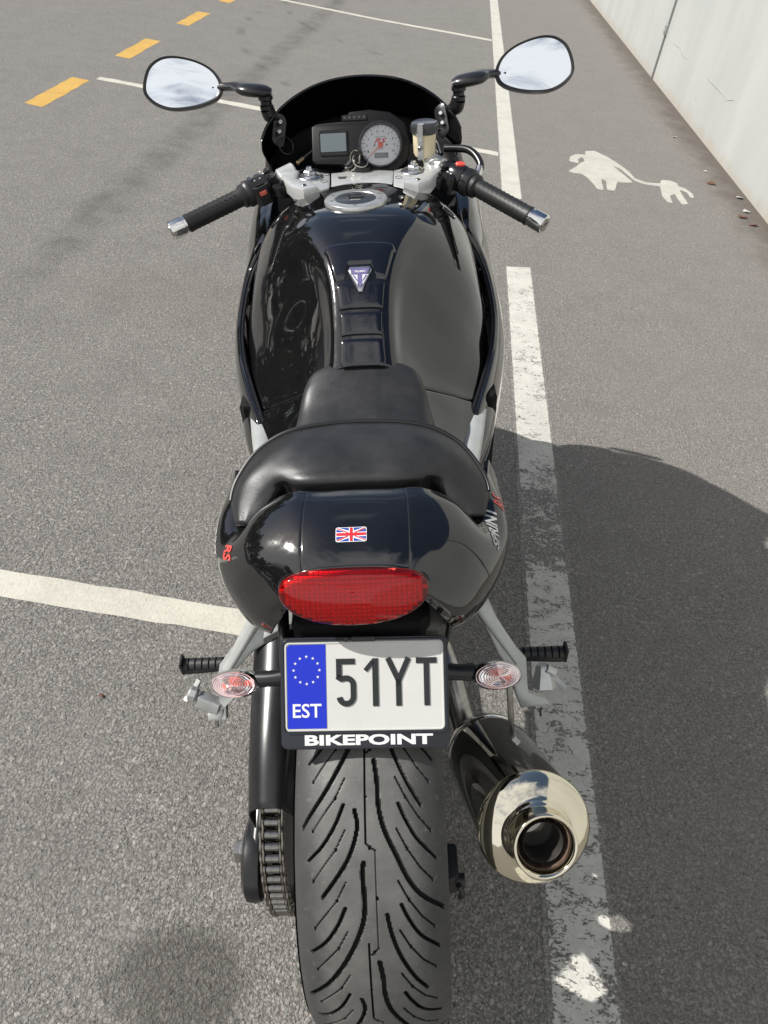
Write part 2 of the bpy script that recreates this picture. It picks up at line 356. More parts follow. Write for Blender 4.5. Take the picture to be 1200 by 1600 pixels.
class MB:
    def __init__(s): s.v = []; s.f = []; s.n = 0
    def add(s, V, F):
        V = np.asarray(V, float).reshape(-1, 3); s.v.append(V)
        s.f += [tuple(i + s.n for i in f) for f in F]; s.n += len(V); return s
    def grid(s, P, closeu=False, closev=False, flip=False):
        a, b = P.shape[:2]; F = []
        for i in range(a if closev else a - 1):
            for j in range(b if closeu else b - 1):
                q = (i * b + j, i * b + (j + 1) % b, ((i + 1) % a) * b + (j + 1) % b, ((i + 1) % a) * b + j)
                F.append(q[::-1] if flip else q)
        return s.add(P, F)
    def tube(s, path, r, seg=12, aspect=(1, 1), up=(0, 0, 1), smooth=0, caps=True):
        P = np.array(path, float)
        if smooth: P = spline(P, smooth)
        r = np.array(r, float) if np.ndim(r) else np.full(len(P), float(r))
        if len(r) != len(P): r = spline(r[:, None], len(P))[:, 0]
        T = np.gradient(P, axis=0); T /= np.linalg.norm(T, axis=1)[:, None] + 1e-12
        ex, ey, _ = frame_from(T[0], up); rings = []
        a = np.linspace(0, 2 * PI, seg, endpoint=False)
        for k in range(len(P)):
            ex = ex - T[k] * (ex @ T[k]); ex /= np.linalg.norm(ex); ey = np.cross(T[k], ex)
            rings.append(P[k] + r[k] * (np.cos(a)[:, None] * ex * aspect[0] + np.sin(a)[:, None] * ey * aspect[1]))
        n0 = s.n; s.grid(np.array(rings), closeu=True)
        if caps:
            s.f.append(tuple(n0 + j for j in range(seg))[::-1]); m = n0 + (len(P) - 1) * seg; s.f.append(tuple(m + j for j in range(seg)))
        return s
    def lathe(s, prof, o, axis, seg=24, up=(0, 0, 1), sq=(1, 1), caps=True):
        """prof: (radius, distance along the axis)"""
        ex, ey, n = frame_from(axis, up); o = np.array(o, float); a = np.linspace(0, 2 * PI, seg, endpoint=False)
        rings = [o + n * t + r * (np.cos(a)[:, None] * ex * sq[0] + np.sin(a)[:, None] * ey * sq[1]) for r, t in prof]
        n0 = s.n; s.grid(np.array(rings), closeu=True)
        if caps:
            s.f.append(tuple(n0 + j for j in range(seg))[::-1]); m = n0 + (len(prof) - 1) * seg; s.f.append(tuple(m + j for j in range(seg)))
        return s
    def cyl(s, a, b, r, seg=16, bev=.0, r2=None):
        a = np.array(a, float); b = np.array(b, float); L_ = np.linalg.norm(b - a); r2 = r if r2 is None else r2
        pr = [(r - bev, 0), (r, bev), (r2, L_ - bev), (r2 - bev, L_)] if bev else [(r, 0), (r2, L_)]
        return s.lathe(pr, a, b - a, seg)
    def prism(s, poly, o, ex, ey, depth, bev=.0, base=0.):
        """2-D polygon (counter-clockwise) raised by depth along ex x ey"""
        poly = np.array(poly, float); ar = .5 * np.sum(poly[:, 0] * np.roll(poly[:, 1], -1) - np.roll(poly[:, 0], -1) * poly[:, 1])
        if ar < 0: poly = poly[::-1]
        o = np.array(o, float); ex = np.array(ex, float); ey = np.array(ey, float); n = unit(np.cross(ex, ey)); k = len(poly)
        def ring(pp, h): return o + pp[:, :1] * ex + pp[:, 1:2] * ey + n * h
        rings = [ring(poly, base)]
        if bev:
            e = np.roll(poly, -1, 0) - poly; e /= np.linalg.norm(e, axis=1)[:, None] + 1e-12
            nn = np.stack([-e[:, 1], e[:, 0]], 1); m = nn + np.roll(nn, 1, 0); m /= (np.linalg.norm(m, axis=1)[:, None] ** 2 + 1e-9) / 2
            m = np.clip(m, -2.5, 2.5)
            rings += [ring(poly, base + depth - bev), ring(poly + m * bev * .3, base + depth - bev * .3), ring(poly + m * bev, base + depth)]
        else: rings.append(ring(poly, base + depth))
        n0 = s.n; s.grid(np.array(rings), closeu=True)
        m_ = n0 + (len(rings) - 1) * k
        tri = poly_tris(poly)
        s.f += [tuple(n0 + j for j in t)[::-1] for t in tri] + [tuple(m_ + j for j in t) for t in tri]
        return s
    def box(s, c, size, ex=(1, 0, 0), ey=(0, 1, 0), bev=.002):
        x, y, z = [q / 2 for q in size]; b = min(bev, x * .6, y * .6)
        poly = [(-x + b, -y), (x - b, -y), (x, -y + b), (x, y - b), (x - b, y), (-x + b, y), (-x, y - b), (-x, -y + b)] if b else [(-x, -y), (x, -y), (x, y), (-x, y)]
        ex = unit(ex); ey = unit(np.array(ey, float) - ex * (np.array(ey, float) @ ex)); n = np.cross(ex, ey)
        return s.prism(poly, np.array(c, float) - n * z, ex, ey, 2 * z, bev=min(b, z * .8))
    def ball(s, c, r, seg=16, sc=(1, 1, 1), fr=None):
        th = np.linspace(0, PI, seg // 2 + 1); ph = np.linspace(0, 2 * PI, seg, endpoint=False)
        D = np.stack([np.sin(th)[:, None] * np.cos(ph), np.sin(th)[:, None] * np.sin(ph), np.cos(th)[:, None] + 0 * ph], -1) * r * np.array(sc)
        if fr is not None: D = D @ np.array(fr)
        return s.grid(D + np.array(c, float), closeu=True, flip=True)
    def build(s, name, m, parent=None, smooth=True, angle=38):
        return link(name, np.concatenate(s.v), s.f, m, parent, smooth, angle)

def poly_tris(poly):
    from mathutils.geometry import tessellate_polygon
    try: return [tuple(t) for t in tessellate_polygon([[Vector((p[0], p[1], 0)) for p in poly]])] and _orient(poly)
    except Exception: return [tuple(range(len(poly)))]
def _orient(poly):
    from mathutils.geometry import tessellate_polygon
    out = []
    for t in tessellate_polygon([[Vector((p[0], p[1], 0)) for p in poly]]):
        a, b, c = [poly[i] for i in t]
        out.append(tuple(t) if (b[0] - a[0]) * (c[1] - a[1]) - (b[1] - a[1]) * (c[0] - a[0]) > 0 else tuple(t)[::-1])
    return out

def normals(P, flip=False):
    n = np.cross(np.gradient(P, axis=1), np.gradient(P, axis=0))
    n /= np.linalg.norm(n, axis=-1)[..., None] + 1e-12
    return -n if flip else n
def shell(name, P, th, m, parent, flip=False, roll=.0018, back=False, angle=50):
    """panel with real thickness: grid P is its outside, edges rolled over, going in by th"""
    n = normals(P, flip)
    a, b = P.shape[:2]
    def pad(k):
        i = np.clip(np.arange(-k, a + k), 0, a - 1); j = np.clip(np.arange(-k, b + k), 0, b - 1); return i, j
    K = 3; i, j = pad(K); Q = P[np.ix_(i, j)].copy(); NN = n[np.ix_(i, j)]
    li = np.maximum(np.maximum(-np.arange(-K, a + K), np.arange(-K, a + K) - (a - 1)), 0)
    lj = np.maximum(np.maximum(-np.arange(-K, b + K), np.arange(-K, b + K) - (b - 1)), 0)
    lev = np.maximum(li[:, None], lj[None, :])
    dep = np.choose(lev, [0, roll * .35, roll, th])
    # outward drift of the roll
    di = np.gradient(P, axis=0)[np.ix_(i, j)]; dj = np.gradient(P, axis=1)[np.ix_(i, j)]
    di /= np.linalg.norm(di, axis=-1)[..., None] + 1e-12; dj /= np.linalg.norm(dj, axis=-1)[..., None] + 1e-12
    si = np.where(np.arange(-K, a + K) < 0, -1, np.where(np.arange(-K, a + K) > a - 1, 1, 0))[:, None, None]
    sj = np.where(np.arange(-K, b + K) < 0, -1, np.where(np.arange(-K, b + K) > b - 1, 1, 0))[None, :, None]
    drift = np.choose(lev, [0, roll * .65, roll, roll])[..., None]
    Q = Q - NN * dep[..., None] + (di * si + dj * sj) * drift
    mb = MB(); mb.grid(Q, flip=not flip)
    if back: mb.grid(P - n * th, flip=flip)
    return mb.build(name, m, parent, True, angle)
def bvh_of(P):
    a, b = P.shape[:2]; V = [Vector(p) for p in P.reshape(-1, 3)]
    return BVHTree.FromPolygons(V, [(i * b + j, i * b + j + 1, (i + 1) * b + j + 1, (i + 1) * b + j) for i in range(a - 1) for j in range(b - 1)])

def text_mesh(txt, size=1., offset=0., shear=0., sx=1., space=1., res=3):
    """2-D triangles of a line of text, centred; returns verts (n,2), faces"""
    cu = bpy.data.curves.new('t', 'FONT'); cu.body = txt; cu.size = size; cu.offset = offset; cu.shear = shear; cu.resolution_u = res
    cu.space_character = space; cu.fill_mode = 'FRONT'
    o = bpy.data.objects.new('t', cu); COL.objects.link(o)
    dg = bpy.context.evaluated_depsgraph_get(); me = o.evaluated_get(dg).to_mesh()
    V = np.array([v.co[:2] for v in me.vertices]) if len(me.vertices) else np.zeros((0, 2)); F = [tuple(p.vertices) for p in me.polygons]
    o.evaluated_get(dg).to_mesh_clear(); bpy.data.objects.remove(o); bpy.data.curves.remove(cu)
    V[:, 0] *= sx
    V -= (V.max(0) + V.min(0)) / 2
    return V, F
def text_obj(name, txt, o, ex, ey, height, width, m, parent, depth=.0005, **k):
    V, F = text_mesh(txt, **k)
    ext = V.max(0) - V.min(0); V = V * [width / ext[0], height / ext[1]]
    return raise_flat(name, V, F, o, ex, ey, depth, m, parent)
def raise_flat(name, V, F, o, ex, ey, depth, m, parent):
    n = unit(np.cross(ex, ey)); o = np.array(o, float)
    P = o + V[:, :1] * np.array(ex) + V[:, 1:2] * np.array(ey)
    bm = bmesh.new(); vs = [bm.verts.new(p) for p in P + n * depth]; lo = [bm.verts.new(p) for p in P]
    bm.verts.ensure_lookup_table()
    for f in F:
        try: bm.faces.new([vs[i] for i in f])
        except ValueError: pass
    cnt = {}
    for f in F:
        for a, b in zip(f, f[1:] + f[:1]): cnt[(a, b)] = 1
    for (a, b) in list(cnt):
        if (b, a) not in cnt:
            try: bm.faces.new([vs[b], vs[a], lo[a], lo[b]])
            except ValueError: pass
    bmesh.ops.remove_doubles(bm, verts=bm.verts, dist=1e-7)
    bmesh.ops.recalc_face_normals(bm, faces=bm.faces)
    me = bpy.data.meshes.new(name); bm.to_mesh(me); bm.free(); me.materials.append(m)
    ob = bpy.data.objects.new(name, me); COL.objects.link(ob); ob.parent = parent
    return ob
def drape(name, V, F, o, ex, ey, tree, m, parent, lift=.0006, cut=.004, matidx=None):
    """2-D decal shapes projected onto a curved panel"""
    n = np.cross(ex, ey); n = unit(n)
    bm = bmesh.new(); vs = [bm.verts.new((p[0], p[1], 0)) for p in V]
    for k, f in enumerate(F):
        try:
            fc = bm.faces.new([vs[i] for i in f])
            if matidx: fc.material_index = matidx[k]
        except ValueError: pass
    for it in range(5):
        ed = [e for e in bm.edges if e.calc_length() > cut]
        if not ed: break
        bmesh.ops.subdivide_edges(bm, edges=ed, cuts=1); bmesh.ops.triangulate(bm, faces=bm.faces)
    o = np.array(o, float)
    for v in bm.verts:
        p = o + v.co.x * np.array(ex) + v.co.y * np.array(ey)
        h = tree.ray_cast(Vector(p + n * .12), Vector(-n), .3)
        if h[0] is None: h = tree.find_nearest(Vector(p))
        nn = h[1] if h[1].dot(Vector(n)) > 0 else -h[1]
        v.co = h[0] + nn * lift
    bmesh.ops.recalc_face_normals(bm, faces=bm.faces)
    me = bpy.data.meshes.new(name); bm.to_mesh(me); bm.free()
    for q in (m if isinstance(m, (list, tuple)) else [m]): me.materials.append(q)
    me.shade_smooth()
    ob = bpy.data.objects.new(name, me); COL.objects.link(ob); ob.parent = parent
    return ob
def rrect(w, h, r, k=4):
    out = []
    for cx, cy, a0 in ((w / 2 - r, h / 2 - r, 0), (-w / 2 + r, h / 2 - r, 90), (-w / 2 + r, -h / 2 + r, 180), (w / 2 - r, -h / 2 + r, 270)):
        for i in range(k + 1):
            a = R(a0 + 90 * i / k); out.append((cx + r * math.cos(a), cy + r * math.sin(a)))
    return out

#@@SETTING
# ------------------------------------------------------------------ the ground and its markings
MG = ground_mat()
def sheet(name, poly, z, m, parent=None, cell=None):
    tri = poly_tris(poly)
    return link(name, [(x, y, z) for x, y in poly], tri, m, parent, False)
S_ = 600
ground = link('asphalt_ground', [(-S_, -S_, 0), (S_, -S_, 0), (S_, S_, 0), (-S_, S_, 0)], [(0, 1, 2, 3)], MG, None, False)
tag(ground, 'grey asphalt parking ground with painted bay lines', kind='structure')
M_line = paint_mat('worn_white_paint', (.52, .51, .465), wear=.375,
                   wears=((-.5, 1.42, .088, .05), (1.36, 1.66, .150, .08), (1.62, 1.82, .085, .05), (1.8, 3.4, .045, .3)), edges=((0, .392, .530, .012),), cracks=1.)
M_line_far = paint_mat('white_line_paint', (.50, .49, .44), wear=.33, edges=((0, .392, .530, .018),))
M_bay = paint_mat('cream_paint', (.52, .50, .43), wear=.27, fine=.35)
M_yel = paint_mat('yellow_paint', (.55, .34, .085), wear=.30, fine=.3)
def ragged(poly, amp=.006, step=.05, seed=1):
    r = random.Random(seed); out = []
    for (a, b) in zip(poly, poly[1:] + poly[:1]):
        d = math.dist(a, b); k = max(1, int(d / step))
        for i in range(k):
            t = i / k; nx, ny = -(b[1] - a[1]) / d, (b[0] - a[0]) / d; q = r.uniform(-amp, amp) if i else 0
            out.append((a[0] + (b[0] - a[0]) * t + nx * q, a[1] + (b[1] - a[1]) * t + ny * q))
    return out
sheet('white_line', [(.390, -1.5), (.532, -1.5), (.532, 3.37), (.390, 3.34)], .0008, M_line, ground)
sheet('white_line', [(.392, 4.31), (.530, 4.33), (.532, 16.0), (.392, 16.0)], .0008, M_line_far, ground)
sheet('bay_line', ragged([(-2.4, 1.115), (-2.4, 1.03), (-.94, .985), (-.335, .970), (.05, .955), (.05, 1.028), (-.32, 1.048), (-.98, 1.068)], .003), .0008, M_bay, ground)
sheet('bay_line', ragged([(-2.63, 5.675), (-2.63, 5.755), (-.5, 5.375), (.392, 5.205), (.392, 5.115), (-.5, 5.27)], .006), .0008, M_bay, ground)
sheet('bay_line', ragged([(-2.63, 10.32), (-2.63, 10.42), (-.93, 9.77), (.392, 9.415), (.392, 9.305), (-.93, 9.67)], .006), .0008, M_bay, ground)
for k, y in enumerate((4.87, 6.42, 8.0, 9.53, 11.1, 12.7)):
    sheet('yellow_dash', ragged([(-2.79, y + .02), (-2.65, y - .02), (-2.655, y + .75), (-2.80, y + .78)], .005, .06, k + 3), .0008, M_yel, ground)
M_sym = paint_mat('symbol_paint', (.46, .45, .40), wear=.31, fine=.4)
adult = [(1.035, 5.507), (1.108, 5.545), (1.149, 5.487), (1.19, 5.43), (1.248, 5.304), (1.3, 5.153), (1.317, 5.033), (1.389, 4.976), (1.481, 4.991), (1.504, 5.065), (1.562, 5.082), (1.608, 5.042), (1.602, 4.991), (1.643, 4.95), (1.672, 4.86), (1.661, 4.786), (1.639, 4.788), (1.636, 4.876), (1.595, 4.911), (1.592, 4.794), (1.596, 4.657), (1.552, 4.626), (1.543, 4.727), (1.543, 4.81), (1.501, 4.76), (1.495, 4.675), (1.492, 4.627), (1.46, 4.639), (1.447, 4.739), (1.468, 4.924), (1.425, 4.927), (1.363, 4.929), (1.308, 4.976), (1.248, 5.177), (1.202, 5.244), (1.226, 5.151), (1.257, 5.052), (1.288, 4.931), (1.207, 4.899), (1.18, 4.899), (1.137, 4.719), (1.088, 4.715), (1.102, 4.883), (1.076, 4.915), (1.063, 4.705), (1.023, 4.704), (1.008, 4.794), (0.978, 4.913), (0.949, 4.971), (0.903, 4.963), (0.864, 4.991), (0.927, 5.112), (0.964, 5.202), (1.003, 5.266), (0.994, 5.346), (0.957, 5.282), (0.954, 5.198), (0.891, 5.218), (0.906, 5.321), (0.956, 5.404), (1.025, 5.421)]
_c = np.array(adult); _n = len(_c); _e = np.concatenate([_c[-3:], _c, _c[:3]])
adult = [tuple(p) for p in (spline(_e, 0, np.arange(3, 3 + _n, .25)) * .3 + np.array([_e[int(t)] * (1 - t % 1) + _e[int(t) + 1] * (t % 1) for t in np.arange(3, 3 + _n, .25)]) * .7)]
sheet('pedestrian_marking', adult, .0008, M_sym, ground)

# ------------------------------------------------------------------ concrete wall
def wall_mat():
    m = bpy.data.materials.new('cast_concrete'); m.use_nodes = True
    N = m.node_tree.nodes; L = m.node_tree.links; b = N['Principled BSDF']
    t = N.new('ShaderNodeTexCoord'); P = t.outputs['Object']
    def noise(s, d, r, sc):
        n = N.new('ShaderNodeTexNoise'); n.inputs['Scale'].default_value = s; n.inputs['Detail'].default_value = d; n.inputs['Roughness'].default_value = r
        q = N.new('ShaderNodeMapping'); q.inputs['Scale'].default_value = sc; L.new(P, q.inputs['Vector']); L.new(q.outputs[0], n.inputs['Vector']); return n.outputs['Fac']
    def ramp(x, a, b_, c=0., d=1.):
        r = N.new('ShaderNodeMapRange'); r.interpolation_type = 'SMOOTHSTEP'
        for i, v in enumerate((a, b_, c, d)): r.inputs[i + 1].default_value = v
        L.new(x, r.inputs[0]); return r.outputs[0]
    def mix(f, a, c):
        q = N.new('ShaderNodeMixRGB')
        for i, v in enumerate((f, a, c)):
            if isinstance(v, tuple): q.inputs[i].default_value = (*v, 1)
            else: L.new(v, q.inputs[i])
        return q.outputs[0]
    c = mix(ramp(noise(1.2, 6, .6, (1, 1, .35)), .35, .7), (.315, .325, .315), (.365, .372, .36))
    c = mix(ramp(noise(4.5, 6, .65, (1, 1, .06)), .52, .8, 0, .35), c, (.31, .325, .30))      # vertical runs
    c = mix(ramp(noise(2.0, 5, .6, (1, 1, .05)), .55, .8, 0, .30), c, (.40, .37, .30))
    c = mix(ramp(noise(60, 4, .7, (1, 1, 1)), .62, .8, 0, .5), c, (.30, .30, .29))
    sep = N.new('ShaderNodeSeparateXYZ'); L.new(P, sep.inputs[0])
    ml = N.new('ShaderNodeMath'); ml.operation = 'ADD'; L.new(sep.outputs[2], ml.inputs[0])
    nn = N.new('ShaderNodeMath'); nn.operation = 'MULTIPLY'; nn.inputs[1].default_value = .22; L.new(noise(6, 5, .6, (1, 1, 1)), nn.inputs[0]); L.new(nn.outputs[0], ml.inputs[1])
    c = mix(ramp(ml.outputs[0], .10, .22, .45, 0), c, (.30, .24, .17))
    L.new(c, b.inputs['Base Color']); b.inputs['Roughness'].default_value = .85; b.inputs['Specular IOR Level'].default_value = .3
    bp = N.new('ShaderNodeBump'); bp.inputs['Strength'].default_value = .35; bp.inputs['Distance'].default_value = .004
    L.new(noise(14, 8, .7, (1, 1, .6)), bp.inputs['Height']); L.new(bp.outputs[0], b.inputs['Normal'])
    return m
MW = wall_mat()
wall = empty('concrete_wall', (2.05, 8.4, 0))
tag(wall, 'tall pale grey concrete wall of cast panels beside the parking strip', 'wall')
WH = 3.6
for (ya, yb) in ((-15.2, -6.32), (-6.28, .98), (1.02, 8.385), (8.415, 15.7), (15.74, 23), (23.04, 38)):
    mb = MB()
    ys = np.linspace(ya, yb, 2); prof = [(0, -.1), (0, WH - .02), (.02, WH), (.28, WH), (.30, WH - .02), (.30, -.1)]
    P = np.array([[(x, y - 8.4, z) for x, z in prof] for y in ys])
    P[0, :, 1] += .0; mb.grid(P, flip=False); mb.f.append(tuple(range(6))); mb.f.append(tuple(range(6, 12))[::-1])
    mb.build('panel', MW, wall, False)
M_gal = mat('galvanised_steel', (.42, .44, .43), .45, .85, var=(30, .25))
M_seal = mat('joint_sealant', (.20, .21, .19), .8)
mb = MB(); mb.box((.02, 0, 1.5), (.05, .029, 3.0), bev=.0); mb.build('joint_seal', M_seal, wall, False)
mb = MB(); mb.cyl((-.014, .0, .0), (-.014, .0, 3.0), .006, 8)
mb.build('conductor_rod', M_gal, wall)
for z in (.42, 1.5, 2.6):
    mb = MB(); mb.box((-.014, 0, z), (.03, .035, .09), bev=.004).cyl((-.03, 0, z + .02), (-.036, 0, z + .02), .008, 6).cyl((-.03, 0, z - .02), (-.036, 0, z - .02), .008, 6)
    mb.build('rod_clamp', M_gal, wall)
M_scuff = mat('dark_scuff', (.24, .24, .23), .8)
def scuff(pts, w):
    g = MB(); g.tube([(-.0008, y - 8.4, z) for y, z in pts], [w * .3, w, w * .6, w * .15] if len(pts) > 2 else w, 6, (.15, 1), up=(1, 0, 0), smooth=16)
    g.build('scuff', M_scuff, wall)
scuff([(8.03, .364), (7.75, .372), (7.54, .345), (7.32, .355)], .004)
scuff([(6.67, .350), (6.50, .345), (6.17, .340), (6.02, .326)], .005)
scuff([(6.02, .328), (5.95, .345), (5.88, .362), (5.81, .363)], .003)
scuff([(6.81, .180), (6.76, .178), (6.71, .174), (6.67, .171)], .004)

# far wood along the left edge of the lot
tm = mat('far_foliage', (.045, .060, .022), .8, var=(.6, .5))
nt = 5200; yy = rng.uniform(-16, 40, nt); zz = rng.uniform(0, 1, nt) ** .8
hgt = 7.2 + 1.6 * np.sin(yy * .55) + 1.2 * np.sin(yy * 1.37 + 1) + .8 * np.sin(yy * 3.1)
cx = -17 + rng.normal(0, 1.3, nt) * (1.1 - zz); ctr = np.stack([cx, yy, zz * hgt + .2], 1)
dv = rng.normal(0, 1, (nt, 3, 3)) * rng.uniform(.25, .75, (nt, 1, 1)); V = (ctr[:, None] + dv).reshape(-1, 3); V[:, 2] = np.maximum(V[:, 2], .02)
wood = link('far_wood', V, np.arange(nt * 3).reshape(-1, 3), tm, None, False)
tag(wood, 'dark green wood far off beyond the left edge of the parking ground', kind='stuff')
#@@BIKE
# ------------------------------------------------------------------ the motorcycle (local axes: x right, y forward from the rear axle, z up; it leans on its side stand)
lean, yaw = R(8), R(6.4)
Bx = A(math.cos(lean) * math.cos(yaw), math.cos(lean) * math.sin(yaw), math.sin(lean))
By = A(-math.sin(yaw), math.cos(yaw), 0); Bz = np.cross(Bx, By)
BO = A(.08938, .48695, 0)
bike = empty('motorcycle')
bm_ = Matrix.Identity(4)
for i in range(3): bm_[i][0] = Bx[i]; bm_[i][1] = By[i]; bm_[i][2] = Bz[i]; bm_[i][3] = BO[i]
bike.matrix_world = bm_
tag(bike, 'black sports touring motorcycle seen from behind, parked on the asphalt beside the white line', 'motorcycle')

M_paint = mat('black_lacquer', (.0040, .0041, .0048), .035, ior=1.62, rvar=(60, .02, .12), bump=(38, .014, .0008), coat=.6, coat_r=.01)
def dusty(m, film=.02, speck=.30, col=(.20, .18, .15)):
    N = m.node_tree.nodes; L = m.node_tree.links; b = N['Principled BSDF']; t = N.new('ShaderNodeTexCoord')
    def nz_(sc, a, b_, hi):
        n = N.new('ShaderNodeTexNoise'); n.inputs['Scale'].default_value = sc; n.inputs['Detail'].default_value = 6; n.inputs['Roughness'].default_value = .7; L.new(t.outputs['Object'], n.inputs['Vector'])
        r = N.new('ShaderNodeMapRange'); r.inputs[1].default_value = a; r.inputs[2].default_value = b_; r.inputs[3].default_value = 0; r.inputs[4].default_value = hi; L.new(n.outputs['Fac'], r.inputs[0]); return r.outputs[0]
    a = N.new('ShaderNodeMath'); a.operation = 'ADD'; L.new(nz_(380, .66, .74, speck), a.inputs[0]); L.new(nz_(6, .3, .8, film * 2), a.inputs[1])
    mx = N.new('ShaderNodeMixRGB'); L.new(a.outputs[0], mx.inputs[0]); mx.inputs[1].default_value = b.inputs['Base Color'].default_value; mx.inputs[2].default_value = (*col, 1)
    L.new(mx.outputs[0], b.inputs['Base Color'])
dusty(M_paint, film=.009)
M_black = mat('black_plastic', (.016, .016, .017), .42, var=(60, .3), bump=(900, .15, .0003))
M_satin = mat('satin_black', (.010, .010, .011), .28, var=(40, .3))
M_matte = mat('matte_black', (.006, .006, .006), .8, spec=.2)
M_vinyl = mat('black_vinyl', (.018, .0182, .0195), .40, var=(25, .3), bump=(520, .28, .0006), rvar=(9, .30, .55))
M_welt = mat('vinyl_welt', (.012, .012, .013), .35)
M_silver = mat('silver_alloy', (.50, .51, .50), .42, .75, var=(40, .12), bump=(220, .12, .0005))
M_frame = mat('silver_lacquered_frame', (.42, .435, .42), .32, .35, var=(30, .10), coat=.5)
M_steel = mat('bare_steel', (.34, .33, .31), .28, 1., var=(90, .25))
M_chrome = mat('chrome', (.78, .77, .75), .04, 1., rvar=(25, .03, .10))
M_bolt = mat('zinc_bolt', (.55, .55, .54), .25, 1.)
M_rubber = mat('grip_rubber', (.013, .013, .013), .48, bump=(500, .2, .0005))
M_red = mat('red_switch', (.75, .07, .05), .35, coat=.5)
M_redprint = mat('red_print', (.62, .045, .035), .4, coat=.6)
M_white = mat('white_print', (.66, .66, .65), .5)
M_blue = mat('blue_band', (.002, .018, .42), .35, var=(20, .05))
M_navy = mat('navy_print', (.03, .035, .16), .3)
M_mirror = mat('mirror_glass', (.86, .90, .94), .012, 1.)
M_ink = mat('plate_ink', (.010, .011, .012), .4)

# ---- tank and side panels: one body surface, split at its seams
def H(rows): return mirror_rows(rows)
def row(y, pts): return [(x, y + (p[0] if p else 0), z) for x, z, *p in pts]
body_rows = H([
 row(.26, [(0, .745), (.05, .743), (.085, .735), (.108, .715), (.135, .685), (.153, .64), (.155, .56)]),
 row(.36, [(0, .75), (.05, .748), (.088, .74), (.113, .720), (.147, .684), (.168, .635), (.168, .56)]),
 row(.44, [(0, .765), (.048, .763), (.086, .75), (.115, .727), (.163, .690), (.196, .645), (.188, .56)]),
 row(.51, [(0, .808), (.046, .803), (.073, .778), (.110, .742), (.170, .702), (.221, .658), (.212, .56)]),
 row(.575, [(0, .857), (.047, .850), (.068, .812), (.108, .765), (.176, .713), (.237, .664), (.226, .57)]),
 row(.64, [(0, .902), (.051, .895), (.077, .852), (.121, .797), (.188, .738), (.242, .678), (.230, .58)]),
 row(.70, [(0, .935), (.063, .928), (.098, .886), (.147, .830), (.200, .764), (.240, .692), (.228, .59)]),
 row(.78, [(0, .957), (.081, .950), (.131, .914), (.183, .858), (.223, .790), (.243, .712), (.230, .60)]),
 row(.87, [(0, .955), (.090, .949), (.148, .922), (.199, .868), (.231, .80), (.243, .715), (.228, .60)]),
 row(.94, [(0, .951), (.092, .945), (.152, .920), (.203, .868), (.232, .80), (.243, .73), (.226, .60)]),
 row(.995, [(0, .940), (.088, .933), (.144, .906), (.192, .858), (.222, .80), (.234, .73), (.215, .60)]),
 row(1.035, [(0, .898), (.072, .892), (.122, .868), (.164, .825), (.192, .77), (.204, .70), (.19, .60)]),
])
BODY = Surf(body_rows)
# seam: station index as a function of u (0..12); the seam sweeps forward towards the flanks
def seam_v(u):
    d = np.abs(u - 6) / 6
    return 3.02 + 1.02 * np.clip((d - .38) / .45, 0, 1)
uu = np.linspace(0, 12, 150)
s_ = np.linspace(0, 1, 150)[:, None]
_v = np.linspace(0, 11, 200)[:, None]
TANKBVH = bvh_of(BODY.ev(uu[None, :] + 0 * _v, _v + 0 * uu[None, :]))
V0 = seam_v(uu)[None, :] + .055
Vt = V0 + (10.85 - V0) * s_
tankP = BODY.ev(uu[None, :] + 0 * Vt, Vt)
tank = shell('fuel_tank', tankP, .02, M_paint, bike, roll=.0035)
for sgn in (-1, 1):
    u = 6 + sgn * np.linspace(2.2, 6, 40); s2 = np.linspace(0, 1, 60)[:, None]
    V1 = seam_v(u)[None, :] - .055; Vv = .1 + (V1 - .1) * s2
    P = BODY.ev(u[None, :] + 0 * Vv, Vv)
    shell('side_panel', P, .012, M_paint, bike, flip=(sgn < 0), roll=.002)
# dark inner body under the seams
mb = MB(); uu2 = np.linspace(0, 12, 60); vv2 = np.linspace(0, 11, 60)
P = BODY.ev(uu2[None, :] + 0 * vv2[:, None], vv2[:, None] + 0 * uu2[None, :]); nn = normals(P)
cen = A(0, 0, .5); P2 = P.copy(); P2 = P - nn * .014
mb.grid(P2); mb.build('frame_cover', M_matte, bike)

# tank pad: five gel pieces
M_gel = mat('gel_pad', (.004, .0045, .007), .03, ior=1.6, coat=.6, coat_r=.01)
def on_tank(x, y, lift=0.):
    h = TANKBVH.ray_cast(Vector((x, y, 1.3)), Vector((0, 0, -1)), 1)
    return A(*h[0]) + A(*h[1]) * lift * (1 if h[1].z > 0 else -1)
def pad_piece(poly, name='tank_pad_piece', h=.0035, inset=.004, m=None, lift0=.0004):
    """poly in (x, arc position) on the tank centre; domed gel with rolled edge"""
    m = m or M_gel; poly = np.array(poly, float)
    dense = []
    for a, b in zip(poly, np.roll(poly, -1, 0)):
        k = max(2, int(np.linalg.norm(b - a) / .004))
        dense += [a + (b - a) * i / k for i in range(k)]
    D = np.array(dense); c = D.mean(0)
    rings = []
    for sc_, hh in ((1, 0.), (1, .45), (.985, .8), (.955, 1.), (.7, 1.08), (.35, 1.1), (.02, 1.1)):
        Q = c + (D - c) * sc_
        rings.append([on_tank(q[0], q[1], lift0 + h * hh) for q in Q])
    g = MB(); g.grid(np.array(rings), closeu=True); o = g.build(name, m, bike, True, 60)
    return o
pad_piece([(-.034, .512), (.034, .512), (.038, .520), (.0355, .551), (-.0355, .551), (-.038, .520)])
pad_piece([(-.034, .5565), (.034, .5565), (.035, .589), (-.035, .589)])
pad_piece([(-.0365, .5945), (.0365, .5945), (.041, .634), (.019, .6335), (.003, .6105), (-.003, .6105), (-.019, .6335), (-.041, .634)])
